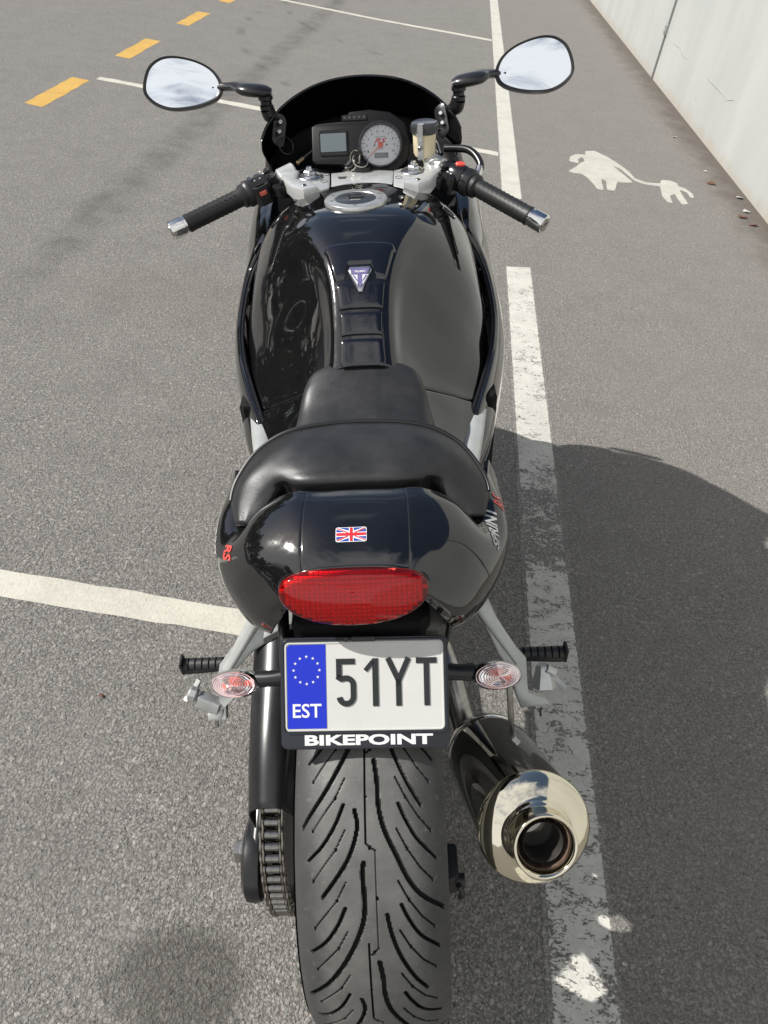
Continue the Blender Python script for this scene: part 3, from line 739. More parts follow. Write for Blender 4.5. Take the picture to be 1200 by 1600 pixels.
def pad_tri(): return [(-.003, .6175), (.003, .6175), (.0205, .652), (.0175, .658), (-.0175, .658), (-.0205, .652)]
top = [(-.044, .640), (-.022, .6395), (-.026, .655), (-.0205, .664), (.0205, .664), (.026, .655), (.022, .6395), (.044, .640), (.064, .690), (.058, .706), (-.058, .706), (-.064, .690)]
# the top piece is concave: built as a strip grid instead of a fan
def strip_piece():
    g = MB(); n = 34; xs = np.linspace(-1, 1, n); rows = []
    for k, t in enumerate(np.linspace(0, 1, 16)):
        r_ = []
        for x in xs:
            ylo = .640
            w0, w1 = .044, .064
            X_ = x * (w0 + (w1 - w0) * t) if t < .78 else x * (w1 - (t - .78) * .03)
            notch = .664 - max(0, (abs(X_) - .0205)) * 3.6
            lo = max(ylo, notch) if abs(X_) < .027 else ylo
            y = lo + (.706 - lo) * t
            e = min(1, (1 - abs(x)) * 22, t * 14, (1 - t) * 14)
            r_.append(on_tank(X_, y, .0004 + .0034 * math.sqrt(max(0, 1 - (1 - e) ** 2))))
        rows.append(r_)
    g.grid(np.array(rows)); return g.build('tank_pad_piece', M_gel, bike, True, 60)
strip_piece()
# triangular badge with a flag and a maker's word
badge = pad_piece(pad_tri(), 'tank_badge', h=.005, m=mat('badge_rim', (.45, .45, .47), .12, .9))
def tankframe(x, y):
    p = on_tank(x, y); q = on_tank(x, y + .01); ey = unit(q - p); ex = A(1, 0, 0); return p, ex, ey, unit(np.cross(ex, ey))
pb, exb, eyb, nb = tankframe(0, .640)
def badge_poly(name, poly, m, z): 
    g = MB(); g.prism(poly, pb + nb * z, exb, eyb, .0004); return g.build(name, m, badge, False)
badge_poly('badge_field', [(-.0165, .0165), (0, -.0205), (.0165, .0165)], mat('badge_purple', (.14, .12, .26), .25, coat=1), .0062)
badge_poly('badge_flag', [(-.0145, .0040), (-.0042, .0040), (-.0042, -.0150)], M_white, .0067)
badge_poly('badge_flag', [(.0145, .0040), (.0042, -.0150), (.0042, .0040)], M_white, .0067)
for sg in (-1, 1):
    badge_poly('badge_flag', [(sg * .0128, .0028), (sg * .0092, .0028), (sg * .0046, -.0060), (sg * .0046, -.0092)], mat('badge_purple', (.14, .12, .26)), .0072)
text_obj('badge_lettering', 'TRIUMPH', pb + nb * .0069 + eyb * .0105, exb, eyb, .0035, .019, M_white, badge, .0002, offset=.02)
badge_poly('badge_edge', [(-.0165, .0180), (.0165, .0180), (.0165, .0166), (-.0165, .0166)], M_chrome, .0064)

# ---- fuel cap
pc, exc, eyc, nc = tankframe(-.008, .853)
eyc = unit(eyc); 
cap = MB().lathe([(.0590, -.002), (.0590, .0030), (.0575, .0050), (.0540, .0058), (.0400, .0056), (.0385, .0042)], pc, nc, 56).build('fuel_cap', mat('cap_ring', (.56, .565, .55), .26, .75, var=(60, .1)), bike)
MB().lathe([(.0383, .0), (.0383, .0046), (.0365, .0052), (.001, .0054)], pc, nc, 48).build('cap_centre', mat('cap_dark', (.055, .06, .07), .22, .5), cap)
g = MB(); g.box(pc + nc * .0085 + eyc * .004, (.026, .0165, .007), exc, eyc, .003); g.build('cap_latch', M_paint, cap)
g = MB(); g.box(pc + nc * .0058 - eyc * .012, (.020, .003, .001), exc, eyc, .0006); g.build('cap_mark', M_silver, cap)
for a in (20, 90, 160, 200, 270, 340):
    d = exc * math.cos(R(a)) * .047 + eyc * math.sin(R(a)) * .047
    MB().lathe([(.0030, .0050), (.0030, .0066), (.0015, .0068)], pc + d, nc, 10).build('cap_screw', M_bolt, cap)
# small bung recesses either side of the tank top
for sg in (-1, 1):
    p, ex, ey, n_ = None, None, None, None
    h = TANKBVH.ray_cast(Vector((sg * .172, .905, 1.2)), Vector((0, 0, -1)), 1)
    nv = A(*h[1]); nv = nv if nv[2] > 0 else -nv
    MB().lathe([(.017, -.002), (.017, .0010), (.0150, .0018), (.0146, .0004), (.001, .0006)], A(*h[0]), nv, 24, sq=(.55, 1)).build('rubber_bung', M_satin, bike)

# ---- rider seat
rider = H([
 [(0, .550, .775), (.048, .548, .772), (.083, .542, .755), (.096, .534, .735), (.101, .527, .70)],
 [(0, .533, .806), (.055, .531, .803), (.088, .523, .790), (.100, .514, .762), (.106, .507, .71)],
 [(0, .50, .802), (.062, .50, .799), (.096, .49, .786), (.107, .48, .757), (.111, .47, .70)],
 [(0, .45, .780), (.068, .45, .778), (.104, .44, .765), (.117, .43, .735), (.121, .42, .68)],
 [(0, .39, .770), (.074, .39, .768), (.112, .385, .758), (.130, .38, .731), (.135, .37, .675)],
 [(0, .33, .776), (.080, .33, .774), (.120, .33, .766), (.146, .325, .742), (.152, .32, .68)],
 [(0, .298, .800), (.09, .295, .797), (.135, .285, .780), (.160, .26, .755), (.165, .25, .69)],
 [(0, .285, .838), (.09, .28, .834), (.138, .262, .810), (.160, .235, .775), (.165, .23, .69)],
])
RS = Surf(rider); u = np.linspace(0, 8, 90); v = np.linspace(0, 7, 110)
P = RS.ev(u[None, :] + 0 * v[:, None], v[:, None] + 0 * u[None, :])
seat = shell('rider_seat', P, .012, M_vinyl, bike, flip=True, roll=.004)

# ---- pillion seat: rows run from the front lip over the cushion to the rear lip
pil = H([
 [(0, .290, .835), (.078, .286, .830), (.122, .272, .810), (.150, .243, .788), (.163, .205, .782), (.156, .175, .780)],
 [(0, .288, .856), (.080, .283, .852), (.130, .269, .833), (.160, .238, .813), (.171, .200, .799), (.163, .168, .790)],
 [(0, .281, .869), (.081, .275, .865), (.131, .260, .847), (.161, .230, .826), (.172, .197, .809), (.165, .162, .797)],
 [(0, .265, .874), (.080, .260, .870), (.128, .247, .854), (.157, .218, .834), (.169, .192, .816), (.163, .158, .804)],
 [(0, .235, .877), (.074, .233, .875), (.115, .224, .862), (.146, .204, .842), (.160, .184, .823), (.158, .155, .809)],
 [(0, .205, .876), (.064, .205, .874), (.101, .202, .864), (.131, .192, .844), (.149, .175, .825), (.152, .153, .811)],
 [(0, .180, .872), (.058, .180, .871), (.089, .183, .863), (.115, .182, .844), (.136, .167, .825), (.146, .151, .812)],
 [(0, .164, .866), (.055, .164, .865), (.081, .170, .858), (.098, .183, .842), (.124, .160, .820), (.140, .149, .808)],
 [(0, .161, .848), (.054, .162, .846), (.078, .172, .838), (.096, .190, .818), (.122, .160, .806), (.138, .150, .798)],
])
PS = Surf(pil); u = np.linspace(0, 10, 120); v = np.linspace(0, 8, 90)
P = PS.ev(u[None, :] + 0 * v[:, None], v[:, None] + 0 * u[None, :])
pil_o = shell('pillion_seat', P, .010, M_vinyl, bike, flip=True, roll=.004)
g = MB(); pth = PS.ev(np.linspace(.9, 9.1, 90), np.full(90, 2.45)) + A(0, 0, .0012); g.tube(pth, .0030, 8, caps=True); g.build('seat_welt', M_welt, pil_o)
g = MB(); pth = PS.ev(np.linspace(.2, 9.8, 90), np.full(90, 1.5)) + A(0, -.0005, .0006); g.tube(pth, .0018, 6, caps=True); g.build('seat_stitching', M_welt, pil_o)

# ---- tail cowl
tail = H([
 [(0, .150, .862), (.045, .150, .861), (.080, .151, .860), (.112, .158, .838), (.142, .158, .800), (.168, .205, .806), (.184, .280, .79)],
 [(0, .125, .866), (.046, .125, .865), (.084, .126, .861), (.124, .134, .841), (.160, .140, .800), (.188, .185, .792), (.196, .25, .765)],
 [(0, .090, .863), (.046, .090, .862), (.087, .091, .853), (.132, .099, .834), (.172, .114, .793), (.196, .150, .768), (.199, .20, .735)],
 [(0, .060, .855), (.046, .060, .853), (.087, .061, .841), (.130, .069, .820), (.166, .084, .776), (.186, .116, .745), (.186, .16, .715)],
 [(0, .040, .845), (.046, .040, .842), (.085, .040, .826), (.121, .045, .797), (.150, .058, .762), (.166, .084, .730), (.164, .13, .702)],
 [(0, .030, .836), (.046, .028, .832), (.082, .024, .812), (.109, .026, .782), (.131, .036, .748), (.142, .060, .718), (.140, .11, .692)],
 [(0, .036, .824), (.046, .032, .819), (.078, .024, .798), (.096, .024, .770), (.112, .030, .738), (.118, .053, .708), (.116, .10, .686)],
])
TS = Surf(tail)
def tail_patch(name, u0, u1, v0, v1, nu=40, nvv=50, **k):
    u = np.linspace(u0, u1, nu); v = np.linspace(v0, v1, nvv)
    P = TS.ev(u[None, :] + 0 * v[:, None], v[:, None] + 0 * u[None, :])
    return shell(name, P, .008, M_paint, bike, roll=.0012, flip=True, **k), P
gap = .012
TU = 6
cl_, cr_u = TU - 1.42, TU + 1.42
c_o, c_P = tail_patch('tail_centre_panel', cl_ + gap, cr_u - gap, 0, 3.95, 50)
l_o, l_P = tail_patch('tail_cowl', 0, cl_ - gap, 0, 6, 70, 90)
r_o, r_P = tail_patch('tail_cowl', cr_u + gap, 12, 0, 6, 70, 90)
b_o, b_P = tail_patch('tail_lower_panel', cl_ + gap, cr_u - gap, 3.99, 6, 50, 30)
u = np.linspace(0, 12, 60); v = np.linspace(0, 6, 50)
P = TS.ev(u[None, :] + 0 * v[:, None], v[:, None] + 0 * u[None, :]); MB().grid(P + normals(P) * .006, flip=True).build('tail_liner', M_matte, bike)
fullT = bvh_of(P)

# ---- rear lamp
lc = A(-.003, .022, .826); lex = A(1, 0, 0); ley = unit(A(0, .036, .058)); ln = unit(np.cross(lex, ley))
def lamp_pt(a, r):
    c_, s_2 = math.cos(a), math.sin(a)
    px = .0855 * np.sign(c_) * abs(c_) ** (.80 if s_2 > 0 else .92) * r; py = (.024 if s_2 > 0 else .044) * np.sign(s_2) * abs(s_2) ** (.80 if s_2 > 0 else .92) * r
    return px, py
def lamp_grid(scale, dome, base, rr=(1, 1, .97, .9, .75, .5, .25, .02)):
    G = []
    for k, r in enumerate(rr):
        ring = []
        for a in np.linspace(0, 2 * PI, 80, endpoint=False):
            px, py = lamp_pt(a, r * scale); d = base + (0 if k == 0 else dome * math.sqrt(max(0, 1 - r ** 2 * .985)) + .004)
            ring.append(lc + lex * px + ley * py + ln * d)
        G.append(ring)
    return np.array(G)
rl = MB().grid(lamp_grid(1, .013, -.004), closeu=True).build('rear_lamp', lens_mat('red_lens', (.92, .05, .045), .02, .10, (.5, .01, .01)), bike, True, 70)
g = MB().grid(lamp_grid(1.03, .0, -.016, (1, 1, .9)), closeu=True); g.build('lamp_bezel', M_satin, rl)
# reflector prisms behind the lens
M_refl = mat('red_reflector', (.85, .07, .045), .18, .0, coat=1.)
g = MB(); px_ = .0058; py_ = .0050
for iy in range(-8, 7):
    for ix in range(-16, 17):
        cx, cy = ix * px_, iy * py_
        if cy > 0: t_ = abs(cx / .0855) ** 2.3 + abs(cy / .024) ** 2.4
        else: t_ = abs(cx / .0855) ** 2.2 + abs(cy / .044) ** 2.1
        if t_ > .90: continue
        dm = .0075 * math.sqrt(max(0, 1 - t_)) - .002; h_ = .0022
        q = [lc + lex * (cx + a * px_ / 2) + ley * (cy + b * py_ / 2) + ln * dm for a, b in ((-1, -1), (1, -1), (1, 1), (-1, 1))]
        q2 = [lc + lex * (cx + a * px_ * .28) + ley * (cy + b * py_ * .28) + ln * (dm + h_) for a, b in ((-1, -1), (1, -1), (1, 1), (-1, 1))]
        g.add(q + q2, [(0, 1, 5, 4), (1, 2, 6, 5), (2, 3, 7, 6), (3, 0, 4, 7), (4, 5, 6, 7)])
tag(g.build('reflector_prisms', M_refl, rl, False), kind='stuff')
g = MB().grid(lamp_grid(.99, .004, -.010), closeu=True); g.build('reflector_back', mat('red_back', (.12, .006, .005), .5), rl)

# ---- number plate
ptop = A(.0035, .010, .750); pbot = A(.0015, -.086, .658)
pey = unit(ptop - pbot); pex = A(1, 0, .0); pex = unit(pex - pey * (pex @ pey)); pn = unit(np.cross(pex, pey)); pcn = (ptop + pbot) / 2; ph = np.linalg.norm(ptop - pbot); pw = .2015
if pn[2] < 0: pn = -pn
plate = MB().prism(rrect(pw, ph, .008), pcn - pn * .003, pex, pey, .0045, .0012).build('number_plate', mat('frame_plastic', (.012, .014, .020), .25), bike, True, 30)
w, h = .188, .1035; pyc = .0085
po = pcn + pey * pyc + pn * .0016
MB().prism(rrect(w + .003, h + .003, .006), po - pn * .0005, pex, pey, .0012).build('plate_sheet', mat('plate_white', (.50, .50, .475), .42, coat=.2, var=(30, .03)), plate, False)
# pressed rim
def ring_strip(w0, h0, r0, wd, z, ht, m, name, par):
    a = np.array(rrect(w0, h0, r0)); b = np.array(rrect(w0 - wd * 2, h0 - wd * 2, max(.001, r0 - wd))); mid = (a + b) / 2
    G = [po + p_[:, :1] * pex + p_[:, 1:] * pey + pn * zz for p_, zz in ((a, z), ((a * 2 + mid) / 3, z + ht), ((b * 2 + mid) / 3, z + ht), (b, z))]
    return MB().grid(np.array(G), closeu=True, flip=True).build(name, m, par, True, 60)
ring_strip(w + .002, h + .002, .006, .0022, .0008, .0009, mat('plate_white', (.72, .72, .70)), 'plate_rim', plate)
ring_strip(w + .0095, h + .0085, .008, .0030, .0, .0022, mat('frame_plastic', (.012, .014, .02)), 'plate_frame', plate)
bw = .0485
MB().prism([(-w / 2 + .0018, -h / 2 + .002), (-w / 2 + bw, -h / 2 + .002), (-w / 2 + bw, h / 2 - .002), (-w / 2 + .0048, h / 2 - .002), (-w / 2 + .0018, h / 2 - .005)], po + pn * .0008, pex, pey, .00035).build('blue_band', M_blue, plate, False)
bc = po + pex * (-w / 2 + bw / 2 + .001) + pn * .0012
for k in range(12):
    a = R(90 + 30 * k); c0 = bc + pex * math.cos(a) * .0155 + pey * (math.sin(a) * .0162 + .0195)
    st = [((.0020 if j % 2 == 0 else .0008) * math.cos(R(90 + 36 * j)), (.0020 if j % 2 == 0 else .0008) * math.sin(R(90 + 36 * j))) for j in range(10)]
    MB().prism(st, c0, pex, pey, .0003).build('star', M_white, plate, False)
text_obj('country_code', 'EST', bc + pey * (-.0285), pex, pey, .0165, .0345, M_white, plate, .0004, offset=.012)
def stroke(pts, wd, closed=False):
    """flat ribbon with mitred corners -> (verts, faces)"""
    P = np.array(pts, float); n = len(P); Lf = []; Rt = []
    for i in range(n):
        d0 = P[i] - P[i - 1] if i > 0 else P[1] - P[0]; d1 = P[i + 1] - P[i] if i < n - 1 else d0
        d0 = d0 / np.linalg.norm(d0); d1 = d1 / np.linalg.norm(d1); n0 = A(-d0[1], d0[0]); n1 = A(-d1[1], d1[0]); m_ = n0 + n1; m_ = m_ / (m_ @ m_) * 2
        Lf.append(P[i] + m_ * wd / 2); Rt.append(P[i] - m_ * wd / 2)
    V = np.array(Lf + Rt); F = [(n + i, n + i + 1, i + 1, i) for i in range(n - 1)]
    return V, F
def arc(cx, cy, rx, ry, a0, a1, k=12): return [(cx + rx * math.cos(R(a)), cy + ry * math.sin(R(a))) for a in np.linspace(a0, a1, k)]
ch, cw, sw = .0565, .0235, .0066
def glyph(strokes, x):
    for pts in strokes:
        V, F = stroke(pts, sw); raise_flat('character', V, F, po + pex * x + pey * .0045 + pn * .0009, pex, pey, .0009, M_ink, plate)
hh = ch / 2; hw = cw / 2
five = [(hw - .001, hh - sw / 2), (-hw + sw / 2, hh - sw / 2), (-hw + sw / 2, .0055), ] 
five2 = [(-hw + sw / 2, .0042)] + arc(-.0005, -.0035, hw - sw / 2, .0095, 120, 0, 9) + arc(-.0005, -hh + .0125, hw - sw / 2, .0092, 0, -175, 14)
# one continuous mesh per character
def char(parts, x, name='character'):
    bmv = []; bf = []; off = 0
    for V, F in parts:
        bmv.append(V); bf += [tuple(i + off for i in f) for f in F]; off += len(V)
    raise_flat(name, np.concatenate(bmv), bf, po + pex * x + pey * .0042 + pn * .0009, pex, pey, .0009, M_ink, plate)
char([stroke(five, sw), stroke([(-hw + .0008, .0075), (-hw + .0058, .0042)] + arc(.0, -.0030, hw - sw / 2, .0082, 110, 10, 8) + [(hw - sw / 2, -.0125)] + arc(.0, -hh + .0120, hw - sw / 2, .0088, -8, -172, 14), sw)], -.0215)
char([stroke([(.0045, hh), (.0045, -hh)], sw + .0004), stroke([(-.0075, hh - .0145), (.0022, hh - .0032)], sw * .8)], .0090)
char([stroke([(0, 0.0035), (0, -hh)], sw), stroke([(-hw - .0005, hh), (0, .0015), (hw + .0005, hh)], sw * .97)], .0410)
char([stroke([(0, hh - sw), (0, -hh)], sw), stroke([(-hw - .0005, hh - sw / 2), (hw + .0005, hh - sw / 2)], sw)], .0745)
text_obj('dealer_lettering', 'BIKEPOINT', pcn + pn * .0016 - pey * (ph / 2 - .0112) + pex * .004, pex, pey, .0128, .153, M_white, plate, .0003, offset=.038)
for (qx, qy) in ((0, ph / 2 - .002),):
    MB().box(pcn + pey * qy + pn * .004 + pex * .0, (.030, .006, .004), pex, pey, .0015).build('plate_clip', M_black, plate)
    MB().cyl(pcn + pey * qy + pn * .004 - pex * .02, pcn + pey * qy + pn * .010 - pex * .02, .003, 8).build('plate_clip', M_black, plate)
# plate bracket arm up to the cowl
g = MB(); g.box(pcn + pey * .03 - pn * .035, (.06, .05, .06), pex, pey, .005); g.build('plate_bracket', M_black, bike)
#@@WHEEL
# ---- rear tyre with its tread cut in
Rt, TW = .326, .0930
def tyre_pt(a, th, dep=0.):
    x = .002 + (TW - dep * .9) * np.sin(a); r = Rt - .045 * (1 - np.cos(a)) - dep * np.cos(a)
    return np.stack([x, -r * np.sin(th), Rt + r * np.cos(th)], -1)
S2 = .0895    # lateral arc per radian
grooves = []   # (width, list of (s_mm, theta_deg)) one period = 40 degrees
def gz(w, pts, d=.0062): grooves.append((w * .76 if w > 2 else w, [(s, 40 + (t - 41.5) * (40 / 41.5)) for s, t in pts], d))
gz(6.0, [(7.7, 16.9), (10.8, 21.0), (12.3, 26.4), (18.4, 31.0), (30.7, 35.8), (46.1, 41.4), (66.0, 45.3), (105, 49.5)])
gz(5.0, [(18.4, 47.9), (23.0, 52.3), (32.3, 57.5), (49.1, 63.6), (66.0, 67.9)])
gz(6.0, [(-6.1, 37.3), (-7.7, 39.5), (-6.1, 44.7), (-7.7, 48.8), (-15.4, 52.9), (-30.7, 58.6), (-55.3, 65.3), (-92, 72.3)])
gz(5.0, [(-15.4, 26.9), (-12.3, 29.9), (-16.9, 33.6), (-26.1, 37.3), (-41.5, 41.2), (-58, 44.8)])
for k in (0, 20.3): gz(4.4, [(35.3, 25.8 + k), (44.5, 29.3 + k), (59.9, 33.4 + k), (90, 37.8 + k)])
for k in (0, 20.7): gz(4.4, [(-28.6, 25.8 + k), (-39.2, 29.9 + k), (-56.8, 34.2 + k), (-80, 37.6 + k)])
for k in range(4):
    q = k * 10.375
    gz(1.3, [(32.3, 20.4 + q), (44.5, 24.5 + q), (61.4, 28.6 + q), (81, 31.8 + q)], .0045)
    gz(1.3, [(-26.6, 20.4 + q), (-38.8, 24.5 + q), (-71.5, 31.3 + q)], .003)
    for s, t in ((44.5, 24.5), (81, 31.8), (-38.8, 24.5), (-71.5, 31.3)): gz(3.6, [(s, t + q - .15), (s, t + q + .15)], .004)
gz(1.2, [(-3.1, 12.5), (-3.1, 33.4), (1.5, 34.3), (7.7, 34.9), (7.7, 55.1), (3.1, 56.0), (-1.5, 56.8)], .0045)
for s, t in ((-3.1, 24.3), (1.5, 34.3), (7.7, 44.5), (3.1, 56.0)): gz(3.6, [(s, t - .15), (s, t + .15)], .004)
a0 = R(-84); na = 200
aa = np.linspace(a0, -a0, na)
th_dense = np.radians(np.arange(6, 96, .175)); th_rest = np.radians(np.linspace(96, 366, 150))[1:-1]
tt = np.concatenate([th_dense, th_rest])
Smm = aa * S2 * 1000; Tdeg = np.degrees(tt)
SS, TT = np.meshgrid(Smm, Tdeg)
DEP = np.zeros_like(SS)
mm = Rt * 1000 * PI / 180
rad_ = (Rt - .045 * (1 - np.cos(aa))) / Rt
tmod = np.mod(TT, 40)
for w, pts, d in grooves:
    P = spline(np.array(pts), max(len(pts) * 3, 2)) if len(pts) > 3 and w > 2 else np.array(pts)
    ts = [p[1] for p in P]
    for k in (-2, -1, 0, 1, 2):
        for (s0, t0), (s1, t1) in zip(P[:-1], P[1:]):
            t0k, t1k = t0 + 40 * k, t1 + 40 * k
            if max(t0k, t1k) < -2 or min(t0k, t1k) > 42: continue
            sel = (tmod > min(t0k, t1k) - 1.2) & (tmod < max(t0k, t1k) + 1.2) & (SS > min(s0, s1) - 7) & (SS < max(s0, s1) + 7)
            if not sel.any(): continue
            x = SS[sel]; y = tmod[sel] * mm; ax, ay, bx, by = s0, t0k * mm, s1, t1k * mm
            dx, dy = bx - ax, by - ay; q = np.clip(((x - ax) * dx + (y - ay) * dy) / (dx * dx + dy * dy + 1e-9), 0, 1)
            dist = np.hypot(x - ax - q * dx, y - ay - q * dy)
            f = np.clip((w / 2 + .25 - dist) / .9, 0, 1)
            DEP[sel] = np.maximum(DEP[sel], f * d)
AA = np.broadcast_to(aa, SS.shape)
G = tyre_pt(AA, np.broadcast_to(tt[:, None], SS.shape), DEP)
side = []
for a_, dz in ((1.50, .004), (1.56, .012)):
    pass
def sidewall(sgn):
    prof = [(TW * math.sin(-a0), .045 * (1 - math.cos(a0))), (.0922, .053), (.089, .070), (.080, .085), (.073, .098), (.070, .108), (.066, .110)]
    Q = []
    for x, d in prof:
        r = Rt - d; Q.append(np.stack([np.full(len(tt), sgn * x), -r * np.sin(tt), Rt + r * np.cos(tt)], -1))
    return np.array(Q)
M_tyre = None
def tyre_mat():
    m = mat('tyre_rubber', (.088, .087, .082), .60, var=(22, .30, 10), bump=(260, .35, .0007), rvar=(12, .45, .75)); m = m.copy(); m.name = 'tyre_rubber_dusty'
    N = m.node_tree.nodes; L = m.node_tree.links; b = N['Principled BSDF']
    src = b.inputs['Base Color'].links[0].from_socket
    t = N.new('ShaderNodeTexCoord'); sp = N.new('ShaderNodeSeparateXYZ'); L.new(t.outputs['Object'], sp.inputs[0])
    ab = N.new('ShaderNodeMath'); ab.operation = 'ABSOLUTE'; L.new(sp.outputs[0], ab.inputs[0])
    n1 = N.new('ShaderNodeTexNoise'); n1.inputs['Scale'].default_value = 13; n1.inputs['Detail'].default_value = 8; n1.inputs['Roughness'].default_value = .7; L.new(t.outputs['Object'], n1.inputs['Vector'])
    ad_ = N.new('ShaderNodeMath'); ad_.operation = 'MULTIPLY_ADD'; ad_.inputs[1].default_value = .06; L.new(n1.outputs['Fac'], ad_.inputs[0]); L.new(ab.outputs[0], ad_.inputs[2])
    r = N.new('ShaderNodeMapRange'); r.interpolation_type = 'SMOOTHSTEP'; r.inputs[1].default_value = .075; r.inputs[2].default_value = .105; r.inputs[3].default_value = 0; r.inputs[4].default_value = .8
    L.new(ad_.outputs[0], r.inputs[0])
    mx = N.new('ShaderNodeMixRGB'); L.new(r.outputs[0], mx.inputs[0]); L.new(src, mx.inputs[1]); mx.inputs[2].default_value = (.026, .026, .027, 1)
    # dust specks and pale scuffs
    n2 = N.new('ShaderNodeTexNoise'); n2.inputs['Scale'].default_value = 110; n2.inputs['Detail'].default_value = 6; L.new(t.outputs['Object'], n2.inputs['Vector'])
    r2 = N.new('ShaderNodeMapRange'); r2.inputs[1].default_value = .62; r2.inputs[2].default_value = .72; r2.inputs[3].default_value = 0; r2.inputs[4].default_value = .45; L.new(n2.outputs['Fac'], r2.inputs[0])
    m2 = N.new('ShaderNodeMixRGB'); L.new(r2.outputs[0], m2.inputs[0]); L.new(mx.outputs[0], m2.inputs[1]); m2.inputs[2].default_value = (.12, .115, .105, 1)
    L.new(m2.outputs[0], b.inputs['Base Color'])
    return m
M_tyre = tyre_mat()
g = MB(); g.grid(G, closev=True, flip=True); ngf = len(g.f)
g.grid(sidewall(1), closeu=True); g.grid(sidewall(-1), closeu=True, flip=True)
M_groove = mat('clean_shaded_groove_rubber', (.010, .010, .010), .7, spec=.3)  # dust-free rubber, blackened further: the shade inside the grooves is painted in
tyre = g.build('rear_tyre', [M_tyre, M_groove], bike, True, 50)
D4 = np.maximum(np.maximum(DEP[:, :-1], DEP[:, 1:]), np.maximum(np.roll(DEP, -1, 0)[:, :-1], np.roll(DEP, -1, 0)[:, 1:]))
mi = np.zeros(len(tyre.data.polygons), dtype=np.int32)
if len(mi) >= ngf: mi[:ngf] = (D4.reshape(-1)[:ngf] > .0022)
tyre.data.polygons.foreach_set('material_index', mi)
# the small stone / chip stuck in a groove
# wheel rim and hub
g = MB(); g.lathe([(.216, -.072), (.220, -.066), (.180, -.052), (.174, 0), (.180, .052), (.220, .066), (.216, .072)], (0, 0, Rt), (1, 0, 0), 64, caps=False)
rim = g.build('rear_rim', mat('rim_paint', (.30, .30, .30), .35, .6), bike)
for k in range(3):
    a = R(30 + 120 * k); d = A(0, math.cos(a), math.sin(a))
    MB().tube([A(0, 0, Rt) + d * .03, A(0, 0, Rt) + d * .12, A(0, 0, Rt) + d * .20], [.026, .018, .022], 12, (1.2, .8)).build('spoke', mat('rim_paint', (.3, .3, .3)), rim)
MB().cyl((-.12, 0, Rt), (.075, 0, Rt), .034, 24).build('hub', M_silver, rim)
g = MB(); g.lathe([(.104, .0), (.108, .001), (.110, .0045), (.108, .005), (.060, .005)], (.080, 0, Rt), (1, 0, 0), 48, caps=False); g.build('brake_disc', M_steel, rim)
# caliper stub on the right of the tyre
g = MB(); g.box((.108, -.118, .345), (.018, .050, .060), bev=.004).cyl((.112, -.140, .36), (.125, -.140, .36), .010, 10).cyl((.112, -.135, .325), (.125, -.135, .325), .008, 10).tube([(.115, -.15, .37), (.122, -.155, .345), (.119, -.15, .32)], .004, 8)
g.build('brake_caliper', M_black, bike)

# ---- swing arm, chain guard, chain
g = MB(); g.tube([(-.140, .52, .33), (-.150, .3, .34), (-.166, .12, .35), (-.176, .0, .345), (-.180, -.10, .330)], [.030, .034, .036, .040, .036], 20, (.62, 1.25), smooth=40); g.build('swing_arm', M_satin, bike)
g = MB(); g.lathe([(.055, -.012), (.062, -.009), (.064, .0), (.062, .012), (.052, .018)], (-.184, -.085, .325), (-1, 0, 0), 32, sq=(1.05, .85)); g.build('axle_adjuster', M_satin, bike)
g = MB(); g.lathe([(.024, 0), (.024, .008), (.017, .010), (.017, .018), (.010, .020)], (-.201, -.082, .332), (-1, 0, 0), 6); g.lathe([(.026, -.004), (.026, .003)], (-.201, -.082, .332), (-1, 0, 0), 24); g.build('axle_nut', M_steel, bike)
g = MB(); g.tube([(.140, .55, .33), (.140, .45, .335), (.120, .34, .335), (.095, .27, .335)], [.03, .034, .034, .030], 20, (.6, 1.2), smooth=30); g.build('swing_arm', M_satin, bike)
guard = Surf([[(-.185, .42, .52), (-.182, .42, .60), (-.158, .42, .635), (-.125, .42, .635), (-.110, .42, .60)],
 [(-.186, .26, .50), (-.184, .26, .575), (-.158, .26, .605), (-.122, .26, .602), (-.108, .26, .57)],
 [(-.186, .11, .46), (-.184, .11, .525), (-.156, .11, .552), (-.122, .11, .548), (-.108, .11, .51)],
 [(-.183, .00, .43), (-.181, .00, .492), (-.156, .00, .520), (-.124, .00, .516), (-.110, .00, .48)],
 [(-.179, -.075, .405), (-.177, -.078, .462), (-.155, -.082, .487), (-.126, -.082, .484), (-.114, -.078, .45)]])
u = np.linspace(0, 4, 24); v = np.linspace(0, 4, 40); P = guard.ev(u[None, :] + 0 * v[:, None], v[:, None] + 0 * u[None, :])
shell('chain_guard', P, .0025, M_satin, bike, flip=True, back=True, roll=.001)
# chain round the rear sprocket
CR = .158; cxm = -.1435; pitch = 2 * PI * CR / 60
chain = empty('drive_chain', (0, 0, 0), bike)
M_plate = mat('chain_plate', (.26, .235, .205), .30, 1., var=(160, .5)); M_roller = mat('chain_roller', (.27, .26, .24), .18, 1., var=(200, .3))
def link_mesh(outer):
    g = MB(); off = .0155 if outer else .0118; k = pitch
    n = 10; pts = []
    for s_ in range(n): a = -PI / 2 + PI * s_ / (n - 1); pts.append((k / 2 + .0082 * math.cos(a), .0082 * math.sin(a)))
    pts.append((0, .0055))
    for s_ in range(n): a = PI / 2 + PI * s_ / (n - 1); pts.append((-k / 2 + .0082 * math.cos(a), .0082 * math.sin(a)))
    pts.append((0, -.0055))
    for sg in (-1, 1):
        g.prism(pts, (sg * off - .0014, 0, 0), (0, 1, 0), (0, 0, 1), .0028, .0005)
    if outer:
        for q in (-k / 2, k / 2): g.cyl((-.0185, q, 0), (.0185, q, 0), .0030, 10, .0006)
    return g
ml_o = link_mesh(True); ml_i = link_mesh(False)
